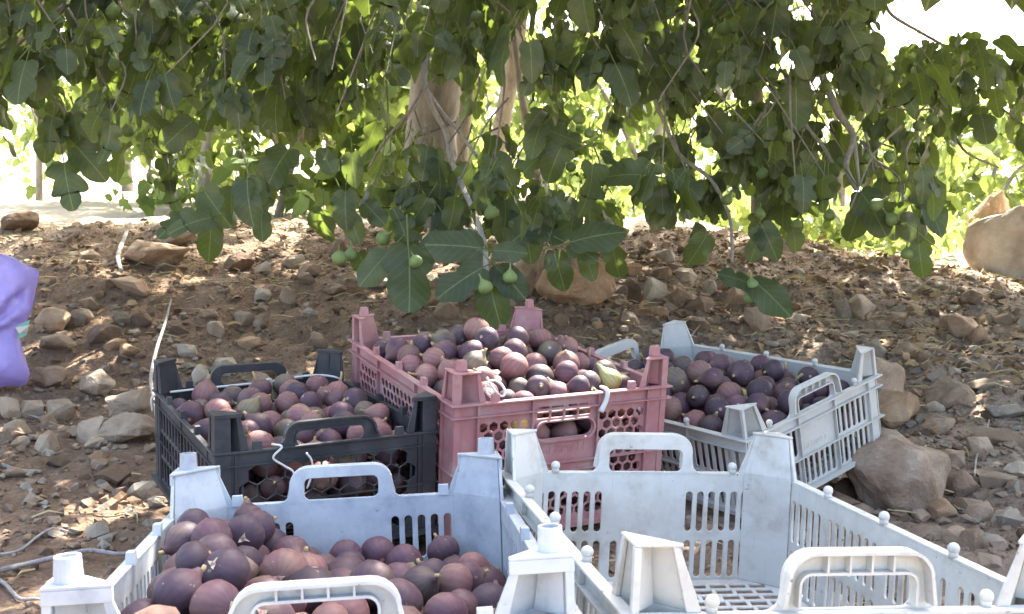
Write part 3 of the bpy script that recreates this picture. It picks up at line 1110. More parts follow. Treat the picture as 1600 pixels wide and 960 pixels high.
TARGETS = {
    # local x to the right, y away from the camera, heights above the base
    'A': lambda x, y: .101 + .054 * sstep((-x + .01) / .14) * sstep((y + .30) / .35) + .012 * sstep((-y - .02) / .1) + .022 * np.exp(-((x - .02) ** 2 + (y + .02) ** 2) / .012) - .006 * sstep((x - .05) / .08) * sstep((y + .1) / .2),
    'C': lambda x, y: .158 + .012 * np.exp(-((x - .03) ** 2 + (y - .02) ** 2) / .02) + .008 * sstep(y / .2),
    'D': lambda x, y: .152 + .040 * np.exp(-((x + .06) ** 2 / .02 + (y - .06) ** 2 / .05)) - .022 * sstep((x - .05) / .1) * sstep((y) / .2),
    'E': lambda x, y: .216 + .058 * np.exp(-((x + .01) ** 2 / .026 + (y - .02) ** 2 / .028)),
}
RADS = {'A': .0212, 'C': .0203, 'D': .0226, 'E': .0202}
MIXES = {'A': (.50, .32, .12, .06, .0), 'C': (.16, .36, .38, .09, .01), 'D': (.40, .32, .16, .10, .02), 'E': (.14, .34, .38, .08, .06)}
ALL_FIGS = []
for key in ('A', 'C', 'D', 'E'):
    c = CR[key]
    Rm = np.array(c['R'])
    S = heap(key, TARGETS[key], {'A': 5, 'C': 6, 'D': 7, 'E': 8}[key], RADS[key])
    P = (Rm[:3, :3] @ S[:, :3].T).T + Rm[:3, 3]
    u, v, d = project(P)
    rp = S[:, 3] / d * F_PX
    # visible share: coarse test against figs in front
    vis = []
    for i in range(len(S)):
        k = 24
        aa = np.linspace(0, 2 * np.pi, k, endpoint=False)
        qs = np.concatenate([np.stack([u[i] + rp[i] * q * np.cos(aa), v[i] + rp[i] * q * np.sin(aa)], 1) for q in (.35, .85)])
        front = [j for j in range(len(S)) if d[j] < d[i] - .004 and (u[j] - u[i]) ** 2 + (v[j] - v[i]) ** 2 < (rp[i] + rp[j]) ** 2]
        cov = np.zeros(len(qs), bool)
        for j in front:
            cov |= (qs[:, 0] - u[j]) ** 2 + (qs[:, 1] - v[j]) ** 2 < rp[j] ** 2
        vis.append(1 - cov.mean())
    vis = np.array(vis)
    vis[(u < -10) | (v > 985)] = 0
    # figs seen only from above the rim count; deep ones go to the lower mass
    depth = TARGETS[key](S[:, 0], S[:, 1]) - S[:, 2]
    for i in range(len(S)):
        ALL_FIGS.append(dict(key=key, i=i, p=P[i], l=S[i, :3], r=S[i, 3], vis=vis[i] if depth[i] < .075 else 0, px=rp[i], u=u[i], v=v[i]))
    print('figs', key, len(S), (vis > .2).sum())

ALL_FIGS.sort(key=lambda f: -(f['vis'] * f['px'] ** 2))
top = [f for f in ALL_FIGS if f['vis'] > .12][:298]
low = [f for f in ALL_FIGS if not any(f is t for t in top)]
rf = np.random.default_rng(77)


def fig_matrix(f, k, exposed):
    if exposed and rf.uniform() < (.12 if f['key'] in 'AD' else .3):                     # neck up and outwards
        ax = np.array([rf.normal() * .8, rf.normal() * .8, .9])
    else:
        ax = rf.normal(size=3)
        ax[2] = ax[2] * .45 - .15
        ax[1] = ax[1] + .25
    ax /= np.linalg.norm(ax)
    q = Vector(ax).to_track_quat('Z', 'Y').to_matrix().to_4x4()
    s = f['r'] / (.495 * FIG_SCALE)
    off = Vector(ax) * (-.02 * f['r'])
    return Matrix.Translation(Vector(f['p']) + off) @ q @ Matrix.Rotation(rf.uniform(0, 6.28), 4, 'Z') @ Matrix.Diagonal((s, s, s * rf.uniform(.93, 1.06), 1)), ax


cratename = {'A': 'tube-pegged', 'C': 'black', 'D': 'tilted', 'E': 'pink'}
cname = ['blackish', 'plum', 'reddish', 'olive-tinged', 'yellow-green']
tears = 0
TEAR = []
for q in range(3):
    r_ = random.Random(q + 50)
    mb = MB()
    n = 3
    z0 = -.5 * FIG_SCALE - .0002
    for k in range(n):
        w0 = 2 * math.pi * k / n + r_.uniform(-.2, .2); w1 = w0 + r_.uniform(1.1, 1.9)
        ri = r_.uniform(.0018, .0034); ro_ = r_.uniform(.0050, .0078)
        wm = (w0 + w1) / 2
        def rp_(rad_, w, dz):
            return (rad_ * math.cos(w), rad_ * math.sin(w), z0 + rad_ * rad_ * 24 - dz)
        mb.hexa([rp_(ri, w0, .0004), rp_(ri, w1, .0004), rp_(ro_, wm, .0012)], [rp_(ri, w0, .0012), rp_(ri, w1, .0012), rp_(ro_, wm, .0030)])
    me_ = mb.mesh('skin_tear')
    me_.materials.append(M['torn_skin'])
    TEAR.append(me_)
rows = []
for f in top:
    k = int(rf.choice([0, 1, 2, 3, 4, 5], p=[.20, .07, .26, .21, .03, .23]))
    ci = int(rf.choice(5, p=MIXES[f['key']]))
    m, ax = fig_matrix(f, k, True)
    me = FM[(ci, k)]
    o = bpy.data.objects.new('fig', me)
    COL.objects.link(o)
    o.matrix_world = m
    if ax[2] > -.3:
        s = bpy.data.objects.new('stem', STEM[(k, int(f['key'] == 'C' and rf.uniform() < .5 or rf.uniform() < .12))])
        COL.objects.link(s)
        s.parent = o
    if f['key'] == 'A' and ax[1] > .2 and f['px'] > 30 and tears < 9:
        tears += 1
        t_ = bpy.data.objects.new('skin_tear', TEAR[tears % 3])
        COL.objects.link(t_)
        t_.parent = o
    c = CR[f['key']]
    lx, ly = f['l'][0] / c['W'], f['l'][1] / c['L']
    pose = 'neck-up' if ax[2] > .55 else ('neck-down' if ax[2] < -.45 else ('eye-forward' if ax[1] > .45 else ('neck-forward' if ax[1] < -.45 else 'side-lying')))
    row = 'by the near wall' if ly < -.26 else ('by the far wall' if ly > .26 else ('in the front half' if ly < 0 else 'in the back half'))
    rows.append((o, f, cname[ci], pose, row, lx))
byk = {}
for r_ in rows:
    byk.setdefault((r_[1]['key'], r_[2], r_[3], r_[4]), []).append(r_)
sideword = {'A': 'bare-soil side', 'C': 'tall-stick side', 'D': 'pink-crate side', 'E': 'black-crate side'}
ordw = ['first', 'second', 'third', 'fourth', 'fifth', 'sixth', 'seventh', 'eighth', 'ninth', 'tenth', 'eleventh', 'twelfth']
for (key, cn, pose, row), L_ in byk.items():
    L_.sort(key=lambda r_: r_[5])
    for i, r_ in enumerate(L_):
        if len(L_) == 1:
            lab = f'only {cn} fig {pose} {row} of the {cratename[key]} crate'
        else:
            lab = f'{cn} fig {pose} {row} of {cratename[key]} crate, {ordw[min(i, 11)]} from {sideword[key]}'
        tag(r_[0], lab, 'fig', f'figs heaped in the {cratename[key]} crate')

# figs buried below the visible ones, one mass per crate
lowp = [(0, -.5), (.34, -.40), (.495, -.12), (.44, .17), (.22, .42), (.0, .58)]
lv, lf = fig_mesh(9, lowp, 9)
lv = np.array(lv)
lt = []
for f in lf:
    lt += [(f[0], f[1], f[2])] + ([(f[0], f[2], f[3])] if len(f) == 4 else [])
lt = np.array(lt)
for key in ('A', 'C', 'D', 'E'):
    its = [f for f in low if f['key'] == key]
    if not its:
        continue
    Vs, Ts, mi = [], [], []
    for n_, f in enumerate(its):
        m, ax = fig_matrix(f, 0, False)
        m = np.array(m)
        Vs.append((m[:3, :3] @ (lv * FIG_SCALE).T).T + m[:3, 3]); Ts.append(lt + n_ * len(lv))
        mi += [int(rf.choice(4, p=[.5, .3, .1, .1]))] * len(lt)
    me = tri_mesh('buried_figs', np.concatenate(Vs), np.concatenate(Ts), None, None, True)
    for cn in ('dark_fig', 'plum_fig', 'red_fig', 'olive_fig'):
        me.materials.append(M[cn])
    if len(me.polygons) == len(mi):
        me.polygons.foreach_set('material_index', np.array(mi, np.int32))
    o = link('buried_figs', me)
    tag(o, kind='stuff', label=f'figs deep in the {cratename[key]} crate under the ones on top', cat='figs')

# ---------------------------------------------------------------- stones
def rock_mesh(seed, sub=1, flat=.65, detail=0, cuts=4, soft=1):
    r = np.random.default_rng(seed)
    n = 16 + sub * 6
    P = r.normal(size=(n, 3)); P /= np.linalg.norm(P, axis=1)[:, None]
    P *= r.uniform(.75, 1.0, (n, 1)) * .56
    # a few planar cuts make faces
    for k in range(cuts):
        nv = r.normal(size=3); nv /= np.linalg.norm(nv)
        dd = P @ nv; lim = r.uniform(.26, .42)
        P = P - np.outer(np.clip(dd - lim, 0, None), nv)
    P[:, 2] *= flat; P[:, 1] *= r.uniform(.7, 1.0)
    bm = bmesh.new()
    vs = [bm.verts.new(p) for p in P]
    res = bmesh.ops.convex_hull(bm, input=vs)
    bmesh.ops.delete(bm, geom=[g for g in res['geom_interior'] if isinstance(g, bmesh.types.BMVert)], context='VERTS')
    loose = [v for v in bm.verts if not v.link_faces]
    bmesh.ops.delete(bm, geom=loose, context='VERTS')
    bmesh.ops.dissolve_limit(bm, angle_limit=.18, verts=bm.verts, edges=bm.edges)
    bmesh.ops.bevel(bm, geom=list(bm.edges), offset=.035, segments=1, affect='EDGES', clamp_overlap=True)
    bmesh.ops.triangulate(bm, faces=bm.faces)
    if detail:
        for _ in range(detail):
            bmesh.ops.subdivide_edges(bm, edges=bm.edges, cuts=1, use_grid_fill=True)
        for _ in range(soft):
            bmesh.ops.smooth_vert(bm, verts=bm.verts, factor=.6, use_axis_x=True, use_axis_y=True, use_axis_z=True)
        from mathutils import noise as mn
        for v in bm.verts:
            c = v.co * 3.1 + Vector((seed, 0, 0))
            k = mn.fractal(c * 1.3, 1.0, 2.0, 5) * .040 - abs(mn.noise(c * .8)) * .09 + mn.noise(c * .4) * .06
            v.co += v.co.normalized() * k
    me = bpy.data.meshes.new('stone')
    bm.to_mesh(me); bm.free()
    me.polygons.foreach_set('use_smooth', [False] * len(me.polygons))
    return me


RK = ['tan_rock', 'grey_rock', 'pale_rock', 'orange_rock', 'brown_rock', 'sand_rock', 'sunlit_rock']
RN = ['tan', 'grey', 'pale', 'orange', 'brown', 'sandy', 'white']
BASES = [rock_mesh(100 + i, 1, f) for i, f in enumerate((.55, .62, .7, .5, .66, .75, .45, .6, .58, .68, .5, .8))]
BIG = [rock_mesh(300 + i, 2, f, 2) for i, f in enumerate((.62, .5, .7, .45, .6, .8))]
BIG.append(rock_mesh(321, 5, .78, 2, 2, 9))
RM = {}


def rock_variant(pool, i, ci):
    k = (id(pool), i, ci)
    if k not in RM:
        me = pool[i].copy()
        me.name = 'stone'
        me.materials.append(M[RK[ci]])
        RM[k] = me
    return RM[k]


rr = np.random.default_rng(31)
STONES = []
crate_rects = []
for c in CR.values():
    crate_rects.append((c['pose'][0], c['pose'][1], c['pose'][2], c['W'] / 2 + .012, c['L'] / 2 + .012))


def in_crate(x, y, m=0.0):
    for cx, cy, a, hw, hh in crate_rects:
        dx, dy = x - cx, y - cy
        lx = dx * math.cos(a) + dy * math.sin(a); ly = -dx * math.sin(a) + dy * math.cos(a)
        if abs(lx) < hw + m and abs(ly) < hh + m:
            return True
    return False


def place_rock(u, v, wpx, hpx, ci, big=False, rot=None, label=None, sink=.22, vi=None, d=None):
    """a stone whose middle shows at (u, v), wpx wide and hpx tall in the photograph"""
    p, dd = ground_hit(u, v + hpx * .38)
    if d:
        dd = d
    w = wpx / F_PX * dd
    h = hpx / F_PX * dd
    pool = BIG if big else BASES
    i = int(rr.integers(min(6, len(pool)) if big else len(pool))) if vi is None else vi
    me = rock_variant(pool, i, ci)
    o = bpy.data.objects.new('stone', me)
    COL.objects.link(o)
    x, y = float(p[0]), float(p[1]) + w * .25
    z0 = float(ground_z(x, y)) if not d else float(at(u, v, d)[2]) - h * .5
    hh = h * 1.25
    dims = me_dims[(id(pool), i)]
    sx = w / dims[0]; sy = w * rr.uniform(.75, 1.0) / dims[1]; sz = hh / dims[2]
    o.location = (x, y, z0 + hh * (.5 - sink))
    o.scale = (sx, sy, sz)
    o.rotation_euler = (rr.normal() * .1, rr.normal() * .12, (rr.uniform(-.5, .5) + (math.pi if rr.uniform() < .5 else 0)) if rot is None else rot)
    STONES.append(dict(o=o, x=x, y=y, w=w, ci=ci, u=u, v=v, label=label, px=wpx))
    return o


me_dims = {}
for pool in (BASES, BIG):
    for i, me in enumerate(pool):
        co = np.array([v.co[:] for v in me.vertices])
        me_dims[(id(pool), i)] = co.max(0) - co.min(0)

# stones measured in the photograph: centre, width, height, colour (0 tan 1 grey 2 pale 3 orange 4 brown)
for a in (
    (1414, 750, 180, 118, 5, True, 'huge tan boulder with white streaks in front of the tilted crate\'s raised end', 6),
    (1404, 651, 96, 48, 3, True, 'long orange brown slab just past the raised corner of the tilted crate', 3),
    (1372, 612, 92, 84, 0, True, 'big slanting tan stone behind the raised corner of the tilted crate', 2),
    (1398, 692, 62, 40, 0, True, 'rounded tan stone between the orange brown slab and the huge boulder', 4),
    (840, 440, 78, 68, 0, True, 'upright tan block standing against the big orange split stone', 5),
    (912, 462, 122, 74, 3, True, 'big orange split stone under the lowest leaf spray, behind the pink crate', 1),
    (1487, 627, 78, 44, 0, True, 'wedge of tan rock lying alone out past the tilted crate', 3),
    (208, 678, 108, 48, 1, True, 'large flat grey stone with white crust beside the black crate', 3),
    (196, 640, 78, 48, 1, True, 'dull grey boulder just behind the flat white crusted stone', 0),
    (140, 616, 60, 36, 1, True, 'grey lump with a dimple, between the purple bag and the black crate', 4),
    (75, 604, 60, 32, 0, True, 'low peaked stone at the foot of the purple bag', 1),
    (88, 642, 44, 42, 1, False, 'upright squarish grey stone near the foot of the purple bag', None),
    (48, 646, 46, 32, 1, False, None, None), (8, 638, 34, 40, 1, False, None, None), (20, 678, 44, 28, 1, False, None, None),
    (140, 676, 46, 40, 1, False, 'pale grey tilted slab near the long dry twig', None),
    (76, 507, 54, 36, 0, True, 'rounded pinkish tan stone beside the top half of the purple bag', 5),
    (85, 546, 56, 20, 1, False, None, None), (165, 450, 30, 20, 4, False, None, None), (135, 481, 28, 24, 0, False, None, None),
    (200, 461, 60, 22, 0, False, 'long flat tan stone on the dark bank above the black crate', None),
    (186, 509, 28, 20, 1, False, None, None), (155, 530, 52, 26, 4, False, None, None), (218, 508, 40, 22, 4, False, None, None), (180, 545, 36, 18, 3, False, None, None),
    (193, 556, 32, 18, 3, False, None, None), (208, 524, 20, 14, 2, False, None, None), (240, 405, 100, 40, 0, True, 'wide yellowish outcrop on top of the dark bank', 0),
    (275, 380, 62, 26, 0, True, None, 3), (365, 414, 52, 30, 4, True, None, 4), (415, 425, 26, 20, 2, False, None, None), (460, 412, 34, 20, 2, False, None, None),
    (480, 425, 36, 18, 0, False, None, None), (450, 470, 26, 30, 1, False, None, None), (407, 466, 26, 28, 2, False, None, None), (475, 440, 30, 20, 1, False, None, None),
    (594, 447, 44, 18, 2, False, None, None), (335, 518, 28, 28, 2, False, 'white chipped stone standing behind the black crate\'s far corner', None), (289, 556, 32, 24, 2, False, 'smooth pale egg shaped stone behind the black crate', None),
    (350, 582, 40, 30, 2, False, None, None), (310, 590, 30, 30, 2, False, None, None), (385, 540, 44, 20, 3, False, None, None), (695, 494, 40, 26, 0, False, None, None), (672, 470, 36, 24, 3, False, None, None),
    (1022, 462, 42, 38, 2, False, 'pale faceted stone right beside the big orange split stone', None), (1062, 468, 38, 32, 0, False, None, None), (1030, 487, 46, 18, 3, False, None, None),
    (993, 462, 26, 40, 4, False, None, None), (1108, 452, 26, 24, 2, False, None, None), (1096, 480, 46, 26, 0, False, None, None), (1150, 470, 36, 26, 0, False, None, None),
    (1072, 436, 36, 22, 2, False, None, None), (1035, 430, 30, 20, 0, False, None, None), (990, 425, 32, 22, 3, False, None, None), (1215, 470, 36, 30, 0, False, None, None),
    (1345, 486, 46, 36, 1, False, 'blue grey block sticking out of the leaf litter bank', None), (1318, 490, 24, 36, 2, False, None, None), (1372, 550, 40, 38, 2, False, None, None),
    (1498, 520, 58, 32, 0, True, None, 1), (1532, 528, 30, 26, 3, False, None, None), (1420, 548, 30, 22, 0, False, None, None), (1440, 560, 26, 18, 4, False, None, None),
    (1465, 640, 32, 20, 2, False, None, None), (1540, 607, 60, 18, 1, False, None, None), (1570, 645, 60, 22, 2, False, None, None), (1580, 690, 70, 30, 0, False, None, None),
    (1480, 670, 44, 24, 0, False, None, None), (1530, 700, 40, 34, 0, False, None, None), (1488, 722, 46, 38, 0, False, None, None), (1500, 760, 60, 40, 0, True, None, 4), (1565, 762, 60, 28, 0, False, None, None),
    (1540, 800, 50, 30, 0, False, None, None), (1585, 812, 50, 28, 2, False, None, None), (1498, 840, 46, 34, 0, False, None, None), (1556, 850, 52, 34, 2, False, None, None), (1525, 848, 48, 34, 0, False, None, None),
    (1480, 805, 46, 28, 3, False, None, None), (1440, 812, 30, 18, 0, False, None, None), (1300, 790, 70, 26, 4, False, None, None), (1325, 770, 44, 36, 4, False, None, None), (1350, 800, 36, 20, 0, False, None, None),
    (1600, 742, 50, 20, 2, False, None, None), (170, 754, 62, 24, 4, False, 'flat brown stone lying on bare soil beside the tube pegged crate', None), (218, 769, 44, 26, 2, False, 'pale stone lit by a spot of sun beside the flat brown one', None),
    (236, 622, 40, 20, 1, False, None, None), (20, 745, 40, 16, 0, False, None, None), (80, 828, 26, 14, 1, False, None, None), (145, 700, 30, 18, 0, False, None, None),
    (30, 352, 60, 30, 4, True, None, 2), (705, 800, 10, 10, 1, False, None, None), (260, 690, 30, 40, 1, False, None, None),
):
    u, v, w, h, ci, big, lab, vi = a
    place_rock(u, v, w, h, ci, big, None, lab, .22 if big else .34, vi)

# boulders in the sun past the low bank
for (u, v, w, h, ci, lab, d, vi) in ((1562, 352, 96, 116, 3, 'tall orange boulder in the sun at the edge of the low bank', 5.0, 4), (1612, 378, 150, 150, 6, 'big boulder coloured sunlit white, leaning in front of the tall orange one', 4.7, 0),
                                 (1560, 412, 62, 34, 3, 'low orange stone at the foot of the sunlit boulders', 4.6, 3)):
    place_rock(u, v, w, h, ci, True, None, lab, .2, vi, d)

# scattered stones, nearer ones larger
tries = 0
while len(STONES) < 298 and tries < 9000:
    tries += 1
    u = rr.uniform(-20, 1620); v = rr.uniform(368, 950)
    right = u > 930
    dens = (.55 if v < 620 else .45) if right else (.55 if 440 < v < 700 else .12)
    if 950 < u < 1320 and 400 < v < 530:
        dens = 1.0
    if u < 330 and v > 700:
        dens = .10
    if rr.uniform() > dens:
        continue
    p, d = ground_hit(u, v)
    if d > 4.6 or in_crate(p[0], p[1], .03):
        continue
    wpx = min(60, 9 + rr.exponential(11)) * (1.15 if right else 1)
    if any((s['u'] - u) ** 2 / 1.3 + ((s['v'] - v) * 1.6) ** 2 < ((s['px'] + wpx) * .46) ** 2 for s in STONES):
        continue
    if not (0 < u < 1600):
        continue
    ci = int(rr.choice(5, p=[.42, .12, .22, .10, .14] if right else [.2, .3, .12, .1, .28]))
    place_rock(u, v, wpx, wpx * rr.uniform(.5, .8), ci, False, None, None, .36)
print('stones', len(STONES))

# labels: what each lies beside, and how far along
LAND = [('purple bag', -1.15, 2.6), ('black crate', -.62, 1.75), ('tube pegged crate', -.45, 1.15), ('pale trunk', -.36, 4.0), ('dark bank outcrop', -1.25, 3.6),
        ('pink crate', -.2, 2.3), ('big orange split stone', .26, 3.0), ('tilted white crate', .65, 2.35), ('huge tan boulder', .63, 1.5), ('blue grey block', 1.0, 3.3), ('long orange brown slab', 1.0, 2.1),
        ('sunlit boulders', 1.9, 4.2), ('empty white crate', .6, 1.0)]


def size_word(px):
    return 'large' if px > 42 else ('middling' if px > 27 else ('small' if px > 16 else 'tiny'))


grp = {}
for s in STONES:
    if s['label']:
        tag(s['o'], s['label'], 'stone', 'stones lying about the crates')
        continue
    l = min(LAND, key=lambda q: (q[1] - s['x']) ** 2 + (q[2] - s['y']) ** 2)
    side = 'behind' if s['y'] > l[2] + .12 else ('before' if s['y'] < l[2] - .12 else 'beside')
    s['land'] = l
    grp.setdefault((l[0], side, s['ci'], size_word(s['px'])), []).append(s)
for (ln, side, ci, sz), L_ in grp.items():
    L_.sort(key=lambda s: (s['x'] - s['land'][1]) ** 2 + (s['y'] - s['land'][2]) ** 2)
    for i, s in enumerate(L_):
        if len(L_) == 1:
            lab = f'{sz} {RN[ci]} stone {side} the {ln}, the only such one there'
        else:
            lab = f'{sz} {RN[ci]} stone {side} the {ln}, {ordw[min(i, 11)]} of such counting away from it'
        tag(s['o'], lab, 'stone', 'stones lying about the crates')

# ---------------------------------------------------------------- clods and gravel: nobody could count them
def scatter_mass(name, n, pick, mats, probs, size, seed, tpl=None, flat=.6):
    r = np.random.default_rng(seed)
    tpls = tpl
    Vs, Ts, mi = [], [], []
    off = 0
    for _ in range(n):
        q = pick(r)
        if q is None:
            continue
        x, y = q
        if in_crate(x, y, -.01):
            continue
        V0, T0 = tpls[int(r.integers(len(tpls)))]
        s = size(r)
        a = r.uniform(0, 6.28)
        ca, sa = math.cos(a), math.sin(a)
        Vv = V0 * s * r.uniform(.7, 1.2, 3)
        Vv = np.stack([Vv[:, 0] * ca - Vv[:, 1] * sa, Vv[:, 0] * sa + Vv[:, 1] * ca, Vv[:, 2]], 1)
        Vs.append(Vv + np.array([x, y, float(ground_z(x, y)) + s * .12]))
        Ts.append(T0 + off); off += len(V0)
        mi += [int(r.choice(len(mats), p=probs))] * len(T0)
    me = tri_mesh(name, np.concatenate(Vs), np.concatenate(Ts), None, None, False)
    for m_ in mats:
        me.materials.append(M[m_])
    if len(me.polygons) == len(mi):
        me.polygons.foreach_set('material_index', np.array(mi, np.int32))
    o = link(name, me)
    tag(o, kind='stuff')
    return o


CT = []
for i in range(8):
    r_ = np.random.default_rng(900 + i)
    P = r_.normal(size=(11, 3)); P /= np.linalg.norm(P, axis=1)[:, None]; P *= .5; P[:, 2] *= .7
    bm = bmesh.new()
    vs = [bm.verts.new(p) for p in P]
    bmesh.ops.convex_hull(bm, input=vs)
    bm.verts.index_update()
    CT.append((np.array([v.co[:] for v in bm.verts]), np.array([[v.index for v in f.verts] for f in bm.faces])))
    bm.free()


def pick_px(r):
    u = r.uniform(-120, 1720); v = r.uniform(366, 1000)
    return u, v


GRX = {}


def pick_near(r):
    y = .6 + 3.9 * r.uniform() ** .8
    x = r.uniform(-.56, .56) * y
    k = vnoise(np.array(x * 2.3), np.array(y * 2.3), 40)
    if r.uniform() > .55 + .5 * k + .35 * (x > .1):
        return None
    return x, y


M['soil_clod'] = simple('soil_clod', (.23, .165, .118), .95, .5, 60, .1)
scatter_mass('gravel', 7500, pick_near, ['soil_clod', 'brown_rock', 'tan_rock', 'pale_rock', 'grey_rock'], [.56, .20, .18, .06, .0],
             lambda r: min(.032, .006 + r.exponential(.0062)), 51, CT)
scatter_mass('clods', 9000, pick_near, ['soil_clod', 'brown_rock'], [.85, .15], lambda r: min(.022, .004 + r.exponential(.004)), 52, CT)


def pick_bank(r):
    y = r.uniform(1.6, 4.6); x = r.uniform(-.52, .56) * y
    w = .55 + .6 * (x > .05) * (y > 2.2) + .3 * vnoise(np.array(x * 1.9), np.array(y * 1.9), 44)
    if r.uniform() > w:
        return None
    return x, y


scatter_mass('rubble', 7000, pick_bank, ['tan_rock', 'pale_rock', 'brown_rock', 'orange_rock', 'grey_rock'], [.50, .26, .14, .10, .0],
             lambda r: min(.065, .015 + r.exponential(.012)), 53, CT)

# ---------------------------------------------------------------- fig tree: leaves
def leaf_template(kind, level):
    """kind: how deeply lobed; level 2 full, 1 light, 0 lightest. Base at origin, tip towards +Y, face towards +Z"""
    full = {
        0: [(0, 0), (.12, -.06), (.27, -.02), (.37, .12), (.41, .28), (.38, .40), (.41, .53), (.37, .68), (.27, .83), (.13, .95), (0, 1.0)],
        1: [(0, 0), (.13, -.07), (.29, -.03), (.40, .09), (.46, .23), (.42, .34), (.32, .41), (.39, .52), (.42, .66), (.36, .80), (.22, .93), (.09, .99), (0, 1.0)],
        2: [(0, 0), (.12, -.08), (.28, -.08), (.42, .02), (.48, .14), (.43, .24), (.28, .31), (.38, .40), (.47, .52), (.45, .62), (.34, .66), (.22, .62), (.26, .76), (.22, .90), (.11, .99), (0, 1.01)],
        3: [(0, 0), (.15, -.05), (.32, .02), (.43, .13), (.40, .25), (.27, .33), (.37, .46), (.44, .60), (.39, .71), (.25, .71), (.24, .84), (.15, .95), (0, 1.0)],
    }[kind]
    if level == 0:
        full = {0: [(0, 0), (.24, 0), (.41, .34), (.3, .72), (0, 1)], 1: [(0, 0), (.27, -.03), (.46, .30), (.33, .5), (.3, .76), (0, 1)],
                2: [(0, 0), (.25, -.06), (.48, .22), (.27, .38), (.43, .64), (.2, .64), (0, 1)], 3: [(0, 0), (.3, 0), (.38, .2), (.25, .36), (.38, .6), (.2, .72), (0, 1)]}[kind]
    if level == 2:
        # toothed edge: an extra point between each two, pushed in or out
        r = random.Random(kind * 7 + 1)
        f2 = [full[0]]
        for p, q in zip(full[:-1], full[1:]):
            m = ((p[0] + q[0]) / 2 + r.uniform(-.012, .016), (p[1] + q[1]) / 2)
            f2 += [m, q]
        f2[-1] = full[-1]
        full = f2
    V, T = [], []
    n = len(full)
    mids = [(0, min(max(p[1], 0), 1)) for p in full]
    for p in mids:
        V.append((p[0], p[1], 0))
    for sgn in (1, -1):
        rows = []
        if level == 2:
            b = len(V)
            for p, m in zip(full, mids):
                V.append((sgn * p[0] * .5, m[1] * .5 + p[1] * .5, 0))
            rows.append(b)
        b = len(V)
        for p in full:
            V.append((sgn * p[0], p[1], 0))
        rows.append(b)
        prev = 0
        for b in rows:
            for i in range(n - 1):
                q = [prev + i, b + i, b + i + 1, prev + i + 1]
                if sgn < 0:
                    q = q[::-1]
                T += [(q[0], q[1], q[2]), (q[0], q[2], q[3])]
            prev = b
    V = np.array(V, float)
    UV = V[:, :2].copy()
    V[:, 0] *= .84
    # petiole: thin three-sided stalk behind the base
    pl = .55 if level else .4
    w = .014 if level else .02
    nb = len(V)
    ring = [(w, 0), (-w * .5, w * .87), (-w * .5, -w * .87)]
    P = [(x, 0.0, z - .003) for x, z in ring] + [(x * 1.2, -pl, z + .04) for x, z in ring]
    V = np.concatenate([V, P]); UV = np.concatenate([UV, np.full((6, 2), 5.0)])
    for k in range(3):
        k2 = (k + 1) % 3
        T += [(nb + k, nb + k2, nb + 3 + k2), (nb + k, nb + 3 + k2, nb + 3 + k)]
    T = np.array(T)
    # drop zero-area triangles
    A = np.linalg.norm(np.cross(V[T[:, 1]] - V[T[:, 0]], V[T[:, 2]] - V[T[:, 0]]), axis=1)
    return V, T[A > 1e-7], UV


def bend(V, fold, curl, wave, seed):
    V = V.copy()
    r = random.Random(seed)
    ph = r.uniform(0, 6)
    m = V[:, 1] > -.08
    x, y = V[:, 0], V[:, 1]
    z = fold * np.abs(x) - curl * np.clip(y, 0, 1) ** 2 + wave * np.sin(9 * y + ph + 3 * x) * np.abs(x) * 2
    V[:, 2] = np.where(m, V[:, 2] + z, V[:, 2])
    return V


TPL = {}
for lv in (0, 1, 2):
    for kd in range(4):
        for vr in range(2):
            Vt, Tt, Ut = leaf_template(kd, lv)
            TPL[(lv, kd, vr)] = (bend(Vt, .25 if vr else -.12, .20 + .22 * vr, .10, kd + 10 * vr), Tt, Ut)


def frame_mat(base, tip_dir, normal, size):
    y = np.asarray(tip_dir, float); y = y / np.linalg.norm(y)
    z = np.asarray(normal, float); z = z - y * (z @ y)
    if np.linalg.norm(z) < 1e-3:
        z = np.cross(y, [1, 0, .1])
    z /= np.linalg.norm(z)
    x = np.cross(y, z)
    m = np.eye(4)
    m[:3, 0] = x * size; m[:3, 1] = y * size; m[:3, 2] = z * size; m[:3, 3] = base
    return m


LEAVES = []          # (matrix, kind, variant, tint)


def rnd_dir():
    v = RNG.normal(size=3)
    return v / np.linalg.norm(v)


def spray(node, n, size, spread=1.0, tint=None, droop=.8):
    """leaves round the tip of a twig: stalks reach outwards, blades hang"""
    a0 = RNG.uniform(0, 6.28)
    for k in range(n):
        a = a0 + k * 2.399 + RNG.normal() * .3
        out = np.array([math.cos(a), math.sin(a), RNG.uniform(-.45, .35)])
        s = size * RNG.uniform(.62, 1.12)
        base = node + out * s * .5 * spread + np.array([0, 0, RNG.uniform(-.02, .05)])
        tip = out * RNG.uniform(.25, .8) + np.array([0, 0, -droop * RNG.uniform(.5, 1.3)])
        nrm = np.array([out[0], out[1], RNG.uniform(.1, 1.3)]) + RNG.normal(size=3) * .5
        t = RNG.uniform(0, 1) if tint is None else tint
        if RNG.uniform() < .0008:
            t = 1.5
        LEAVES.append((frame_mat(base, tip, nrm, s), int(RNG.choice([0, 1, 1, 2, 3, 3])), int(RNG.integers(2)), t))


TWIGS = MB()


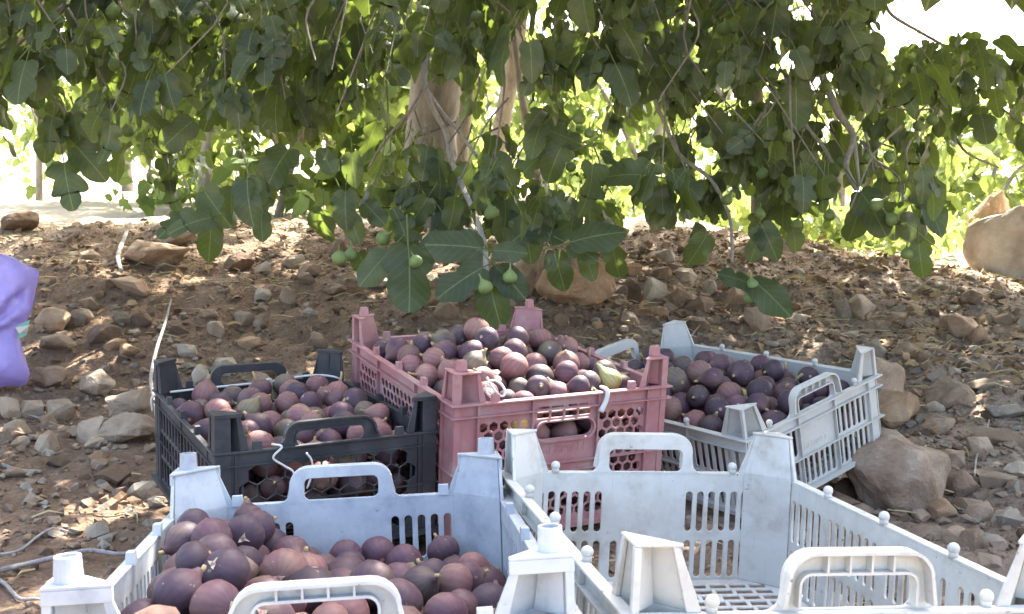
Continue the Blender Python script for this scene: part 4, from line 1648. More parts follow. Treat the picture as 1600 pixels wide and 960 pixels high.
def hang_twig(node, length, r0=.0024, back=None):
    """a thin twig that comes down to NODE from above and behind"""
    b = back if back is not None else np.array([RNG.normal() * .35, .45 + RNG.uniform(0, .5), 1.0])
    b = b / np.linalg.norm(b)
    p0 = node + b * length
    mid = (p0 + node) / 2 + np.array([RNG.normal() * .04, RNG.normal() * .04, .03]) * length / .3
    TWIGS.tube(smooth_path([p0, mid, node], 3), list(np.linspace(r0 * 1.5, r0 * .7, 7)), 4, False)
    return p0


tree_root = empty('fig_tree', Matrix.Translation((-.357, 4.62, float(ground_z(-.357, 4.62)))),
                  'large fig tree with pale trunk, drooping leafy branches and green figs', 'tree')
TI = tree_root.matrix_world.inverted()


def tree_part(name, mesh, mat):
    o = bpy.data.objects.new(name, mesh)
    COL.objects.link(o)
    o.parent = tree_root
    o.matrix_parent_inverse = TI
    if len(mesh.materials) == 0:
        mesh.materials.append(mat)
    return o


def bark_tube(pts, rad, seg=14, wob=.08, name='limb', mat=None):
    mb = MB(); mb.tube(pts, rad, seg)
    V = np.array(mb.v)
    k = vnoise(V[:, 0] * 9 + V[:, 1] * 7, V[:, 2] * 5, 21) * wob
    C = np.repeat(np.array(pts), seg, axis=0)
    V = C + (V - C) * (1 + k[:, None])
    return tree_part(name, mesh_from(name, V, mb.f, True), mat or M['bark'])


# trunk and stems
base = at(672, 385, 4.6); base[2] = float(ground_z(base[0], base[1])) - .06
tp = [base, at(672, 330, 4.6), at(674, 260, 4.6), at(678, 190, 4.58), at(684, 110, 4.5), at(688, 30, 4.4), at(690, -60, 4.3)]
tr = [.165, .132, .118, .108, .102, .100, .092]
tp_s = smooth_path(tp, 4)
bark_tube(tp_s, list(np.interp(np.linspace(0, 6, len(tp_s)), range(7), tr)), 22, .10, 'trunk')
for pts, r0, r1 in (
    ([(716, 360, 5.1), (717, 280, 5.1), (723, 190, 5.0), (733, 90, 4.9), (745, -40, 4.7)], .046, .036),
    ([(762, 350, 5.5), (773, 260, 5.5), (787, 180, 5.4), (803, 90, 5.3), (820, -40, 5.1)], .048, .04),
    ([(852, 350, 5.0), (842, 290, 5.0), (828, 220, 4.9), (815, 150, 4.8), (800, 40, 4.7)], .022, .017),
    ([(1186, 420, 4.3), (1184, 330, 4.3), (1186, 240, 4.2), (1182, 140, 4.1), (1170, 20, 4.0)], .030, .022),
):
    P = [at(*p) for p in pts]
    P[0][2] = float(ground_z(P[0][0], P[0][1])) - .05
    ps = smooth_path(P, 4)
    bark_tube(ps, list(np.linspace(r0, r1, len(ps))), 12, .08, 'stem')

# limbs that carry the crown, out of the frame above
top = at(690, -60, 4.3)
SC = []
for tx_, ty_, tz_ in ((-2.6, 3.1, 2.3), (-1.4, 2.3, 2.5), (-.2, 1.9, 2.6), (1.3, 2.2, 2.6), (2.6, 3.0, 2.4), (3.6, 3.9, 2.2), (-3.2, 4.6, 2.2), (1.2, 5.6, 2.6), (-1.2, 5.6, 2.6)):
    e = np.array([tx_, ty_, tz_])
    m1 = top * .65 + e * .35 + np.array([0, 0, .35]); m2 = top * .3 + e * .7 + np.array([0, 0, .35])
    ps = smooth_path([top, m1, m2, e], 5)
    bark_tube(ps, list(np.linspace(.07, .022, len(ps))), 9, .08, 'limb')
    SC += ps[5:]

# branches seen hanging in the picture
OPEN_BRANCH = []
for bi, (pts, r) in enumerate((
    ([(668, 60, 3.2), (662, 125, 3.15), (678, 172, 3.1), (697, 208, 3.0), (703, 245, 2.95), (722, 290, 2.7), (742, 335, 2.5), (757, 385, 2.38), (760, 436, 2.3)], .0085),
    ([(664, 138, 3.14), (690, 175, 3.1), (718, 208, 3.0), (747, 248, 2.9)], .0065),
    ([(667, 110, 3.17), (650, 160, 3.2), (622, 195, 3.25), (594, 232, 3.3), (577, 262, 3.3)], .0055),
    ([(704, 282, 2.9), (688, 310, 2.8), (664, 345, 2.7)], .0045),
    ([(1270, 80, 3.0), (1292, 135, 3.0), (1312, 180, 2.95), (1334, 214, 2.9), (1322, 258, 2.85), (1338, 296, 2.8)], .0105),
    ([(1334, 214, 2.9), (1339, 255, 2.85), (1343, 292, 2.85)], .0055),
    ([(1225, 110, 3.1), (1242, 160, 3.05), (1262, 200, 3.0), (1285, 228, 2.95), (1305, 262, 2.9)], .0065),
    ([(1012, 60, 3.1), (1022, 150, 3.0), (1038, 190, 3.0), (1062, 242, 2.95), (1110, 280, 2.9), (1137, 330, 2.85), (1143, 365, 2.8), (1144, 412, 2.75)], .0060),
    ([(1380, 0, 3.4), (1395, 25, 3.4), (1440, 52, 3.5), (1480, 76, 3.5), (1530, 118, 3.6), (1580, 150, 3.7)], .006),
    ([(1490, 210, 3.4), (1512, 240, 3.4), (1560, 262, 3.5)], .0045),
    ([(1330, 150, 3.3), (1360, 165, 3.2), (1440, 172, 3.2), (1490, 160, 3.3)], .005),
    ([(118, -4, 2.9), (70, 34, 2.9), (25, 70, 2.95), (-30, 120, 3.0)], .0075),
    ([(10, -20, 3.0), (20, 40, 3.0), (5, 90, 3.0)], .007),
    ([(196, 20, 3.0), (222, 68, 2.95), (215, 110, 2.9), (222, 150, 2.9)], .0045),
    ([(130, -20, 3.0), (142, 40, 2.9), (150, 100, 2.85), (170, 140, 2.8)], .004),
    ([(560, 20, 3.4), (600, 60, 3.4), (640, 120, 3.3)], .006),
    ([(400, 200, 3.9), (415, 170, 3.9), (435, 120, 3.8), (430, 60, 3.7)], .006),
    ([(60, 170, 3.6), (75, 110, 3.6), (55, 40, 3.5)], .006),
)):
    ps = smooth_path([at(*p) for p in pts], 4)
    bark_tube(ps, list(np.linspace(r * 1.15, r * .7, len(ps))), 7, .12, 'branch', M['pale_twig'] if bi < 8 else M['twig'])
    if bi in (0, 1, 2, 4, 5, 7):
        OPEN_BRANCH.append([q for q in pts if 95 < q[1] < 300])

# ---- hand-placed leaves of the low spray in the middle and its neighbours: base, tip (photograph), depth, kind, width lean
HERO = []
for (u0, v0, u1, v1, d, kd, ny) in (
    (636, 378, 622, 325, 2.45, 2, .2), (607, 394, 560, 444, 2.4, 0, .3), (638, 386, 645, 480, 2.38, 1, .1), (700, 372, 655, 380, 2.45, 0, .5),
    (752, 388, 664, 376, 2.35, 0, .4), (753, 419, 680, 458, 2.3, 1, .4), (764, 424, 770, 500, 2.34, 1, .1), (776, 418, 822, 462, 2.32, 0, .2),
    (794, 384, 845, 338, 2.4, 3, .2), (772, 392, 800, 392, 2.3, 0, .5), (730, 340, 700, 312, 2.6, 0, .3), (720, 312, 695, 360, 2.62, 1, .2),
    (856, 378, 882, 296, 2.45, 1, .1), (894, 378, 980, 352, 2.4, 0, .5), (890, 382, 934, 402, 2.42, 1, .7), (866, 396, 884, 456, 2.44, 0, .1),
    (845, 374, 806, 340, 2.5, 1, .2), (912, 396, 928, 432, 2.5, 0, .2), (958, 388, 966, 440, 2.6, 1, .1), (742, 322, 772, 282, 2.6, 3, .2),
    (762, 262, 770, 330, 2.7, 1, .1), (738, 262, 700, 300, 2.75, 0, .2), (818, 270, 850, 232, 2.7, 2, .2), (800, 290, 770, 240, 2.7, 1, .2),
    (640, 300, 690, 285, 2.7, 0, .6), (660, 330, 618, 300, 2.7, 1, .3),
    (505, 328, 500, 390, 2.5, 0, .1), (408, 332, 408, 376, 2.6, 0, .1), (285, 340, 262, 356, 2.5, 2, .5), (330, 340, 268, 350, 2.45, 2, .5), (330, 350, 326, 410, 2.5, 0, .1),
    (320, 300, 350, 345, 2.5, 1, .3), (100, 255, 108, 325, 2.5, 2, .1), (120, 230, 160, 272, 2.5, 1, .2), (540, 300, 535, 350, 2.5, 1, .1), (560, 395, 580, 440, 2.5, 0, .2),
    (545, 335, 560, 372, 2.5, 0, .2), (570, 318, 596, 345, 2.55, 1, .2), (520, 270, 500, 225, 2.55, 0, .2), (550, 240, 552, 285, 2.6, 0, .1),
    (1025, 298, 1030, 356, 2.6, 1, .1), (1020, 276, 942, 262, 2.5, 1, .5), (1052, 270, 1096, 306, 2.5, 1, .3), (1104, 368, 1074, 420, 2.6, 0, .1), (1098, 352, 1100, 392, 2.7, 0, .1),
    (1176, 438, 1240, 488, 2.5, 0, .3), (1168, 442, 1140, 430, 2.5, 1, .5), (1186, 360, 1180, 405, 2.6, 1, .1), (1190, 352, 1215, 402, 2.6, 0, .1),
    (1345, 300, 1392, 365, 2.65, 1, .1), (1436, 382, 1440, 432, 2.65, 1, .1), (1445, 372, 1410, 340, 2.7, 0, .3), (1340, 330, 1330, 385, 2.65, 0, .1),
    (690, 45, 705, 105, 2.9, 1, .1), (640, 50, 632, 112, 2.9, 3, .1), (720, 70, 735, 128, 2.9, 1, .2), (668, 20, 672, 66, 2.9, 2, .1),
    (668, 310, 640, 356, 2.6, 1, .1), (690, 330, 716, 368, 2.6, 3, .2), (655, 288, 672, 335, 2.7, 0, .2), (700, 275, 690, 325, 2.7, 1, .2), (632, 350, 650, 392, 2.6, 3, .3),
    (920, 300, 924, 345, 2.7, 3, .1), (905, 225, 862, 200, 2.6, 1, .3), (880, 225, 850, 280, 2.6, 1, .1), (1010, 110, 980, 60, 2.5, 1, .2), (985, 30, 988, 85, 2.4, 1, .1),
    (450, 235, 410, 285, 2.6, 1, .1), (430, 268, 455, 300, 2.65, 2, .1), (300, 190, 250, 230, 2.5, 1, .2), (180, 180, 140, 235, 2.5, 1, .2), (90, 165, 85, 215, 2.5, 0, .1),
):
    p0, p1 = at(u0, v0, d), at(u1, v1, d - .02 + RNG.normal() * .03)
    s = np.linalg.norm(p1 - p0)
    if s < .075:
        p1 = p0 + (p1 - p0) * (.075 / s); s = .075
    s *= .98
    nrm = np.array([RNG.normal() * .25, -1, ny + .2 + RNG.normal() * .15])
    HERO.append((frame_mat(p0, p1 - p0, nrm, s), kd, int(RNG.integers(2)), 1.25 * 0 + RNG.uniform(0, .9)))

# ---- hanging curtain of sprays: how far down it reaches and how dense it is
LOW = [(-150, 330), (0, 300), (90, 320), (180, 345), (250, 360), (330, 385), (400, 360), (500, 372), (560, 395), (640, 400), (720, 440), (780, 440), (860, 400), (950, 405),
       (1040, 400), (1100, 405), (1170, 440), (1230, 440), (1290, 410), (1380, 400), (1445, 405), (1480, 340), (1530, 300), (1600, 290), (1750, 300)]


def low_edge(u):
    return np.interp(u, [p[0] for p in LOW], [p[1] for p in LOW])


def want(u, v):
    le = low_edge(u)
    if v > le - (45 if 600 < u < 960 else 62):
        return 0
    if u > 1375 and v < 75 + (u - 1375) * .06:
        return .0
    if u > 1430:
        return .7 if v < 290 else .4
    if u >= 930:
        if 915 < u < 1000 and 195 < v < 330:
            return .05
        if 1100 < u < 1180 and 120 < v < 200:
            return .1
        return .9 if v < 330 else .7
    if u < 590:
        if v < 100:
            return .98
        if v < 190:
            return .66
        return .22
    if 612 < u < 742 and 120 < v < 225:
        return .05
    if 600 < u < 960 and v > 285:
        return .8
    if v < 100:
        return .85
    if v < 300:
        return .25
    return .3


n_made = 0
for it in range(1080):
    u = RNG.uniform(-140, 1740); v = RNG.uniform(-60, 440)
    if RNG.uniform() > want(u, v):
        continue
    d = 2.35 + 1.5 * RNG.uniform() ** 1.3
    if u > 1430:
        d = RNG.uniform(2.8, 4.2)
    node = at(u, v - 12, d)
    if not (u > 1330 and v < 190) and (n_made * 7) % 10 < 6:
        hang_twig(node, RNG.uniform(.15, .45) if u < 1330 else .12)
    spray(node, int(RNG.integers(4, 9)), RNG.uniform(.060, .106), .9)
    n_made += 1
print('sprays', n_made)

IN_FRAME = len(LEAVES)
# ---- the crown above and behind, which shades everything below
cot = 1 / math.tan(SUN_EL)
UPPER = []
for it in range(2550):
    z = RNG.uniform(1.0, 3.3)
    yf = 4.75 + (z - .36) * cot                      # far side of the crown follows its own shade
    yn = .42 + (z - .1) * cot
    y = RNG.uniform(yn, yf)
    x = RNG.uniform(-3.6, 4.6) if RNG.uniform() < .72 else RNG.uniform(.3, 3.4)
    ed = ((x - .4) / 4.3) ** 2
    if RNG.uniform() < ed ** 3:
        continue
    u, v, d = project([x, y, z])
    if v > -90 and d > 0:
        continue
    UPPER.append((x, y, z))
print('upper', len(UPPER))
L_UP = []
# gaps in the crown through which the sun reaches the ground and the fruit
SD = np.array(sdir)
RAYS = [(np.array(at(u, v, d)), r) for u, v, d, r in ((862, 592, 1.63, .15), (772, 566, 1.75, .10), (895, 572, 1.66, .10), (836, 640, 1.58, .09), (218, 768, 1.9, .12), (60, 590, 2.6, .09), (930, 545, 2.0, .07),
        (1555, 350, 5.0, .42), (1600, 400, 4.7, .42), (1470, 440, 4.2, .22), (1540, 480, 3.9, .18), (1400, 430, 4.2, .15), (1200, 470, 3.4, .08), (700, 410, 3.8, .08), (860, 425, 3.1, .08), (330, 515, 2.8, .07), (1330, 620, 2.3, .06))]


def sunny(m):
    c_ = m[:3, 3] + m[:3, 1] * .5
    for p, r in RAYS:
        q = c_ - p
        t = q @ SD
        if t > .05 and np.linalg.norm(q - SD * t) < r:
            return True
    return False


keep = LEAVES; LEAVES = L_UP
for p in UPPER:
    spray(np.array(p), 6, RNG.uniform(.13, .18), 1.1, droop=.45)
LEAVES = [q for q in keep if not sunny(q[0])]
L_UP = [q for q in L_UP if not sunny(q[0])]

# ---- hanging figs
gf = []
prof = [(0, -.5), (.20, -.485), (.38, -.40), (.49, -.22), (.50, -.02), (.42, .18), (.28, .34), (.15, .46), (.09, .54), (.06, .72), (.05, 1.0)]


def revolve(prof, seg=12):
    V, F = [], []
    V.append((0, 0, prof[0][1]))
    for r, z in prof[1:]:
        for k in range(seg):
            w = 2 * math.pi * k / seg
            V.append((r * math.cos(w), r * math.sin(w), z))
    for k in range(seg):
        F.append((0, 1 + (k + 1) % seg, 1 + k))
    for i in range(len(prof) - 2):
        for k in range(seg):
            k2 = (k + 1) % seg
            o = 1 + i * seg
            F.append((o + k, o + k2, o + seg + k2, o + seg + k))
    F.append(tuple(1 + (len(prof) - 2) * seg + k for k in range(seg)))
    return V, F


gv, gfc = revolve(prof)
gme = mesh_from('green_fig', gv, gfc, True)
gme.materials.append(M['green_fig'])
spots = [(649, 408, 2.36, 22), (758, 448, 2.26, 24), (797, 432, 2.28, 23), (768, 332, 2.45, 24), (530, 402, 2.45, 24), (548, 398, 2.5, 22), (905, 184, 2.6, 21), (921, 208, 2.65, 17),
         (1370, 320, 2.6, 22), (1393, 342, 2.6, 22), (1417, 396, 2.65, 20), (1175, 444, 2.5, 20), (1174, 464, 2.5, 24), (1210, 90, 2.8, 20), (1208, 116, 2.8, 20), (1385, 122, 2.9, 20),
         (1400, 120, 3, 19), (1457, 186, 3, 19), (1436, 196, 3, 18), (1290, 134, 2.8, 21), (1131, 45, 2.8, 22), (1148, 44, 2.8, 20), (1276, 20, 2.9, 20), (949, 50, 2.8, 20), (909, 50, 2.8, 18),
         (180, 100, 2.6, 23), (178, 18, 2.7, 26), (380, 8, 2.7, 26), (662, 18, 2.7, 20), (745, 25, 2.8, 20), (1028, 264, 2.6, 20), (1105, 222, 2.7, 20), (1232, 212, 2.75, 20), (1296, 336, 2.7, 19),
         (1358, 245, 2.75, 20), (1391, 244, 2.75, 20), (1190, 272, 2.8, 18), (1136, 312, 2.7, 18), (1192, 270, 2.8, 18), (1187, 334, 2.7, 18), (890, 242, 2.75, 17), (892, 260, 2.7, 17), (160, 170, 2.9, 18),
         (200, 204, 2.9, 20), (376, 240, 3, 17), (600, 372, 2.5, 24), (1210, 150, 3, 20), (1046, 20, 3, 20), (1317, 252, 2.9, 18), (1245, 350, 2.8, 17), (840, 250, 2.9, 18), (620, 60, 2.9, 18)]
for i, (u, v, d, px) in enumerate(spots):
    p = at(u, v, d)
    s = px / F_PX * d
    o = tree_part('green_fig', gme, M['green_fig'])
    o.matrix_world = Matrix.Translation(Vector(p)) @ Matrix.Rotation(RNG.normal() * .35, 4, 'Y') @ Matrix.Rotation(RNG.normal() * .3, 4, 'X') @ Matrix.Diagonal((s, s, s * .95, 1))

# keep the view of the hanging figs open
FU = np.array([[q[0], q[1], q[2]] for q in spots])


def covers_fig(m):
    for t in (.35, .7):
        u, v, d = project(m[:3, 3] + m[:3, 1] * t)
        if ((np.hypot(FU[:, 0] - u, FU[:, 1] - v) < 26) & (d < FU[:, 2] + .03)).any():
            return True
    return False


BR = np.concatenate([np.array([project(p)[:3] for p in smooth_path([at(*q) for q in b_], 4)]) for b_ in OPEN_BRANCH])


def covers_branch(m):
    for t in (.1, .5, .9):
        u, v, d = project(m[:3, 3] + m[:3, 1] * t)
        if ((np.hypot(BR[:, 0] - u, BR[:, 1] - v) < 20) & (d < BR[:, 2] + .02)).any():
            return True
    return False


LEAVES = [q for q in LEAVES if not covers_fig(q[0]) and not covers_branch(q[0])]

# ---- leaves: the 300 that show largest are parts of their own, the rest one mass
def leaf_px(m):
    u, v, d = project(m[:3, 3] + m[:3, 1] * .5)
    s = np.linalg.norm(m[:3, 1])
    nz = abs((m[:3, 2] / s) @ ((m[:3, 3] - CAMP) / np.linalg.norm(m[:3, 3] - CAMP)))
    if d < .3 or not (0 < u < 1600 and 0 < v < 960):
        return 0
    return s / d * (.3 + .7 * nz) * (1 if d < 2.75 else .8)


scored = sorted(range(len(LEAVES)), key=lambda i: -leaf_px(LEAVES[i][0]))
own = HERO + [LEAVES[i] for i in scored[:300 - len(HERO)]]
rest = [LEAVES[i] for i in scored[300 - len(HERO):]]
LM = {}
for m, kd, vr, tint in own:
    tq = 1.5 if tint > 1.2 else round(min(tint, 1) * 3) / 3
    key = (kd, vr, tq)
    if key not in LM:
        Vt, Tt, Ut = TPL[(2, kd, vr)]
        LM[key] = tri_mesh('leaf', Vt, Tt, Ut, {'tint': np.full(len(Vt), tq)}, True)
        LM[key].materials.append(M['leaf'])
    o = tree_part('leaf', LM[key], M['leaf'])
    o.matrix_world = Matrix(m.tolist())


def mass(name, items, level):
    groups = {}
    for m, kd, vr, tint in items:
        groups.setdefault((kd, vr), []).append((m, tint))
    Vs, Ts, Us, As = [], [], [], []
    off = 0
    for (kd, vr), its in groups.items():
        Vt, Tt, Ut = TPL[(level, kd, vr)]
        Ms = np.array([i[0] for i in its])
        W_ = np.einsum('nij,vj->nvi', Ms[:, :3, :3], Vt) + Ms[:, None, :3, 3]
        n, k = len(its), len(Vt)
        Vs.append(W_.reshape(-1, 3))
        Ts.append((Tt[None] + (np.arange(n) * k)[:, None, None]).reshape(-1, 3) + off)
        Us.append(np.tile(Ut, (n, 1)))
        As.append(np.repeat(np.array([i[1] for i in its]), k))
        off += n * k
    return tri_mesh(name, np.concatenate(Vs), np.concatenate(Ts), np.concatenate(Us), {'tint': np.concatenate(As)}, True)


fo = tree_part('foliage', mass('foliage', rest, 1), M['leaf'])
tag(fo, kind='stuff')
fo = tree_part('foliage', mass('foliage', L_UP, 0), M['leaf'])
tag(fo, kind='stuff')
tw = tree_part('twigs', TWIGS.mesh('twigs', True), M['twig'])
tag(tw, kind='stuff')
print('leaves', len(LEAVES), len(L_UP))

# ---------------------------------------------------------------- trees beyond, in the sun
def far_tree(x, y, h, rad, nl, label, r_trunk=.07, seed=0, low=.35, cover=1.0):
    r = np.random.default_rng(seed)
    gz = float(ground_z(x, y))
    root = empty('fig_tree', Matrix.Translation((x, y, gz)), label, 'tree', 'fig trees in the sun beyond the bank')
    inv = root.matrix_world.inverted()
    mb = MB()
    lean = r.normal() * .12
    tpts = smooth_path([np.array([x, y, gz - .05]), np.array([x + lean * .4, y, gz + h * .25]), np.array([x + lean, y, gz + h * .55])], 4)
    mb.tube(tpts, list(np.linspace(r_trunk, r_trunk * .6, len(tpts))), 9)
    ends = []
    for k in range(6):
        a = k * 1.05 + r.uniform(0, .6)
        e = np.array([x + math.cos(a) * rad * .65, y + math.sin(a) * rad * .65, gz + h * r.uniform(.5, .85)])
        s0 = tpts[int(r.integers(3, len(tpts)))]
        pl = smooth_path([s0, (s0 + e) / 2 + np.array([0, 0, .15]), e], 3)
        mb.tube(pl, list(np.linspace(r_trunk * .5, r_trunk * .15, len(pl))), 6)
        ends.append(e)
    t = link('trunk', mb.mesh('trunk', True), M['bark'], root); t.matrix_parent_inverse = inv
    items = []
    clumps = []
    for k in range(int(26 * cover)):
        a = r.uniform(0, 6.28); q = r.uniform(.2, 1) ** .5
        zz = r.uniform(low, 1)
        prof_ = math.sin(min(1, (1 - zz) / .45 + .25) * math.pi / 2)
        clumps.append((x + math.cos(a) * rad * q * prof_, y + math.sin(a) * rad * q * prof_, gz + h * zz))
    for k in range(nl):
        c = clumps[int(r.integers(len(clumps)))]
        p = np.array(c) + r.normal(size=3) * rad * .16
        if p[2] < gz + .12:
            continue
        d = r.normal(size=3); d[2] -= .8
        nrm = r.normal(size=3) + np.array([0, -.3, .6])
        items.append((frame_mat(p, d, nrm, r.uniform(.10, .17)), int(r.choice([0, 1, 2])), int(r.integers(2)), r.uniform(0, 1)))
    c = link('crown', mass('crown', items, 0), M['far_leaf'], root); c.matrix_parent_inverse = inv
    return root


for (u, d, h, rad, nl, lab, rt, low) in (
    (316, 8.0, 2.3, 1.15, 1500, 'small sunlit fig tree with a thin brown trunk, beyond the bank above the black crate', .06, .28),
    (60, 9.5, 2.6, 1.3, 1300, 'sunlit fig tree beyond the bank, above the purple bag', .035, .3),
    (430, 6.9, 1.45, .8, 1500, 'knee high spreading fig bush in full sun just over the bank', .03, .02),
    (520, 10.0, 2.8, 1.5, 2400, 'broad bright green fig tree just past the pale trunk on its bag side', .08, .05),
    (610, 7.6, 1.7, .7, 900, 'low bright green fig tree close behind the pale trunk', .04, .05),
    (740, 12.0, 3.1, 1.5, 1500, 'tall sunlit fig tree seen between the pale trunk and its thin stems', .08, .1),
    (985, 9.0, 1.6, 1.0, 1300, 'low yellow green fig tree seen through the gap above the big split stone', .05, .02),
    (1130, 13.0, 3.2, 1.6, 1300, 'tall sunlit fig tree hidden mostly by the hanging branches above the tilted crate', .08, .1),
    (1310, 10.5, 1.5, 1.2, 1300, 'wide sunlit fig tree beyond the leaf litter of the low bank', .07, .1),
    (1560, 8.0, 1.05, .9, 900, 'sunlit fig tree standing over the sunlit boulders', .05, .15),
    (200, 15.0, 3.4, 1.9, 1300, 'distant fig tree in full sun past the thin brown trunk', .09, .15),
):
    p = at(u, 300, d)
    far_tree(float(p[0]), float(p[1]), h, rad, nl, lab, rt, int(u) + 3, low)

# ---------------------------------------------------------------- purple bag
def bag():
    d0 = 2.55
    out = [(-170, 640), (-190, 520), (-160, 440), (-90, 396), (-20, 394), (18, 402), (40, 414), (60, 424), (56, 452), (50, 482), (40, 506), (32, 520), (36, 552), (41, 600), (10, 604), (-60, 618), (-120, 640)]
    n = len(out)
    c = (-60, 515)
    rings = 9
    V, F = [], []
    for side in (-1, 1):
        b = len(V)
        for k in range(rings + 1):
            t = k / rings
            for i, (u, v) in enumerate(out):
                uu = c[0] + (u - c[0]) * t; vv = c[1] + (v - c[1]) * t
                th = .06 * math.sqrt(max(0, 1 - t ** 2.4)) * side
                wr = (.010 * math.sin(i * 1.9 + t * 7) + .007 * math.sin(i * 3.7 - t * 11 + side) + .01 * math.sin(i * 6.1 + 3 * t)) * (1 - .4 * t) * min(1, 2.4 * (1 - t) + .35)
                fold = .010 * abs(math.sin((uu + vv * .6) * .045)) + .004 * abs(math.sin((uu * .8 - vv) * .06))
                V.append(at(uu, vv, d0 + th + wr * (1 if side < 0 else .4) + fold * (t > .05)))
        for k in range(rings):
            for i in range(n):
                j = (i + 1) % n
                q = (b + k * n + i, b + k * n + j, b + (k + 1) * n + j, b + (k + 1) * n + i)
                F.append(q if side < 0 else q[::-1])
    me = mesh_from('bag', V, F, True)
    root = empty('plastic_bag', Matrix.Translation(Vector(at(-60, 600, d0))), 'crumpled purple plastic bag hanging at the edge above the bare soil', 'bag')
    o = link('bag_film', me, M['bag'], root)
    o.matrix_parent_inverse = root.matrix_world.inverted()
    bm = bmesh.new(); bm.from_mesh(me)
    bmesh.ops.remove_doubles(bm, verts=bm.verts, dist=.0008)
    bmesh.ops.subdivide_edges(bm, edges=bm.edges, cuts=2, use_grid_fill=True, smooth=.6)
    from mathutils import noise as mn
    for v in bm.verts:
        k = 1 - abs(mn.noise(v.co * 9)) * 2
        k2 = 1 - abs(mn.noise(v.co * 21 + Vector((4, 1, 2)))) * 2
        v.co.y += k ** 3 * .010 + k2 ** 3 * .004
    bmesh.ops.recalc_face_normals(bm, faces=bm.faces)
    bm.to_mesh(me); bm.free()
    me.polygons.foreach_set('use_smooth', [True] * len(me.polygons))
    # printed white and green flap in the notch
    mb = MB()
    P = [at(26, 510, d0 - .06), at(46, 500, d0 - .03), at(40, 524, d0 - .04), at(28, 530, d0 - .055)]
    mb.hexa(P, [p + np.array([0, .004, 0]) for p in P])
    o = mb.build('printed_flap', M['teal_print'], root); o.matrix_parent_inverse = root.matrix_world.inverted()
    mb = MB()
    P = [at(24, 512, d0 - .070), at(46, 508, d0 - .045), at(42, 518, d0 - .045), at(30, 522, d0 - .066)]
    mb.hexa(P, [p + np.array([0, .004, 0]) for p in P])
    o = mb.build('printed_flap', M['string'], root); o.matrix_parent_inverse = root.matrix_world.inverted()


bag()


# ---------------------------------------------------------------- strings
def world_pt(key, x, y, z):
    return np.array(CR[key]['R'] @ Vector((x, y, z)))


def tube_thing(name, pts, r, mat, label, cat, seg=6, n=5, extra=None):
    mb = MB()
    sp = smooth_path(pts, n)
    rr_ = r if not hasattr(r, '__len__') else list(np.interp(np.linspace(0, 1, len(sp)), np.linspace(0, 1, len(r)), r))
    mb.tube(sp, rr_, seg)
    for e in (extra or []):
        s2 = smooth_path(e, n)
        mb.tube(s2, r if not hasattr(r, '__len__') else min(r), seg)
    o = mb.build(name, mat, None, True)
    return tag(o, label, cat)


c = CR['C']; w2, l2, H = c['W'] / 2, c['L'] / 2, c['H']
tube_thing('string', [world_pt('C', -w2 - .007, l2 - .01, H - .035), world_pt('C', -w2 - .006, l2 - .02, H - .006), world_pt('C', -w2 + .04, l2 - .018, H - .002), world_pt('C', -.03, l2 - .010, H - .001), world_pt('C', .03, l2 - .012, H + .001),
                      world_pt('C', w2 - .05, l2 - .012, H + .007), world_pt('C', w2 - .01, l2 - .03, H + .004), world_pt('C', w2 + .006, l2 - .05, H - .004)], .0021, M['string'],
           'white string stretched along the far rim of the black crate', 'string', 6, 6,
           [[world_pt('C', .025, l2 - .012, H - .022), world_pt('C', .026, l2 - .016, H + .003), world_pt('C', .036, l2 - .014, H + .004), world_pt('C', .037, l2 - .013, H - .020)]])
tube_thing('string', [world_pt('C', -0.086, -l2 - .004, H + .006), world_pt('C', -0.073, -l2 - .009, H + .002), world_pt('C', -0.085, -l2 - .008, H - .012), world_pt('C', -0.069, -l2 - .007, H - .026), world_pt('C', -0.057, -l2 - .009, H - .036), world_pt('C', -0.050, -l2 - .007, H - .062)], .0016, M['string'],
           'thin white string looped down from the near handle of the black crate', 'string', 6, 6,
           [[world_pt('C', -0.039, -l2 - .010, H - .010), world_pt('C', -0.031, -l2 - .009, H - .022), world_pt('C', -0.030, -l2 - .008, H - .040), world_pt('C', -0.037, -l2 - .007, H - .062)]])
c = CR['E']; w2, l2, H = c['W'] / 2, c['L'] / 2, c['H']
tube_thing('string', [world_pt('E', -w2 + .055, -l2 + .012, H + .034), world_pt('E', -w2 + .062, -l2 + .006, H + .020), world_pt('E', -w2 + .075, -l2 + .003, H + .006), world_pt('E', -w2 + .084, -l2 + .006, H + .010),
                      world_pt('E', -w2 + .076, -l2 + .008, H + .024), world_pt('E', -w2 + .060, -l2 + .006, H + .030), world_pt('E', -w2 + .050, -l2 + .005, H + .018), world_pt('E', -w2 + .062, -l2 + .004, H + .002)], .0019, M['string'],
           'knotted loop of white string at the near corner of the pink crate', 'string')
tube_thing('string', [world_pt('E', .070, -l2 + .012, H + .003), world_pt('E', .068, -l2 - .010, H + .0035), world_pt('E', .066, -l2 - .012, H - .012), world_pt('E', .058, -l2 - .011, H - .030)], [.0028, .0034, .0040, .0048], M['string'],
           'frayed grey string tied over the near rim of the pink crate', 'string', 7)


# ---------------------------------------------------------------- sticks, roots and twigs on the soil
def stick(px, r, mat, label, cat='stick', lift=.006, name='stick', extra=None):
    P = []
    for q in px:
        if len(q) == 3:
            P.append(at(*q))
        else:
            p, d = ground_hit(*q)
            P.append(np.array([p[0], p[1], float(ground_z(p[0], p[1])) + lift]))
    return tube_thing(name, P, r, mat, label, cat, 7, 5)


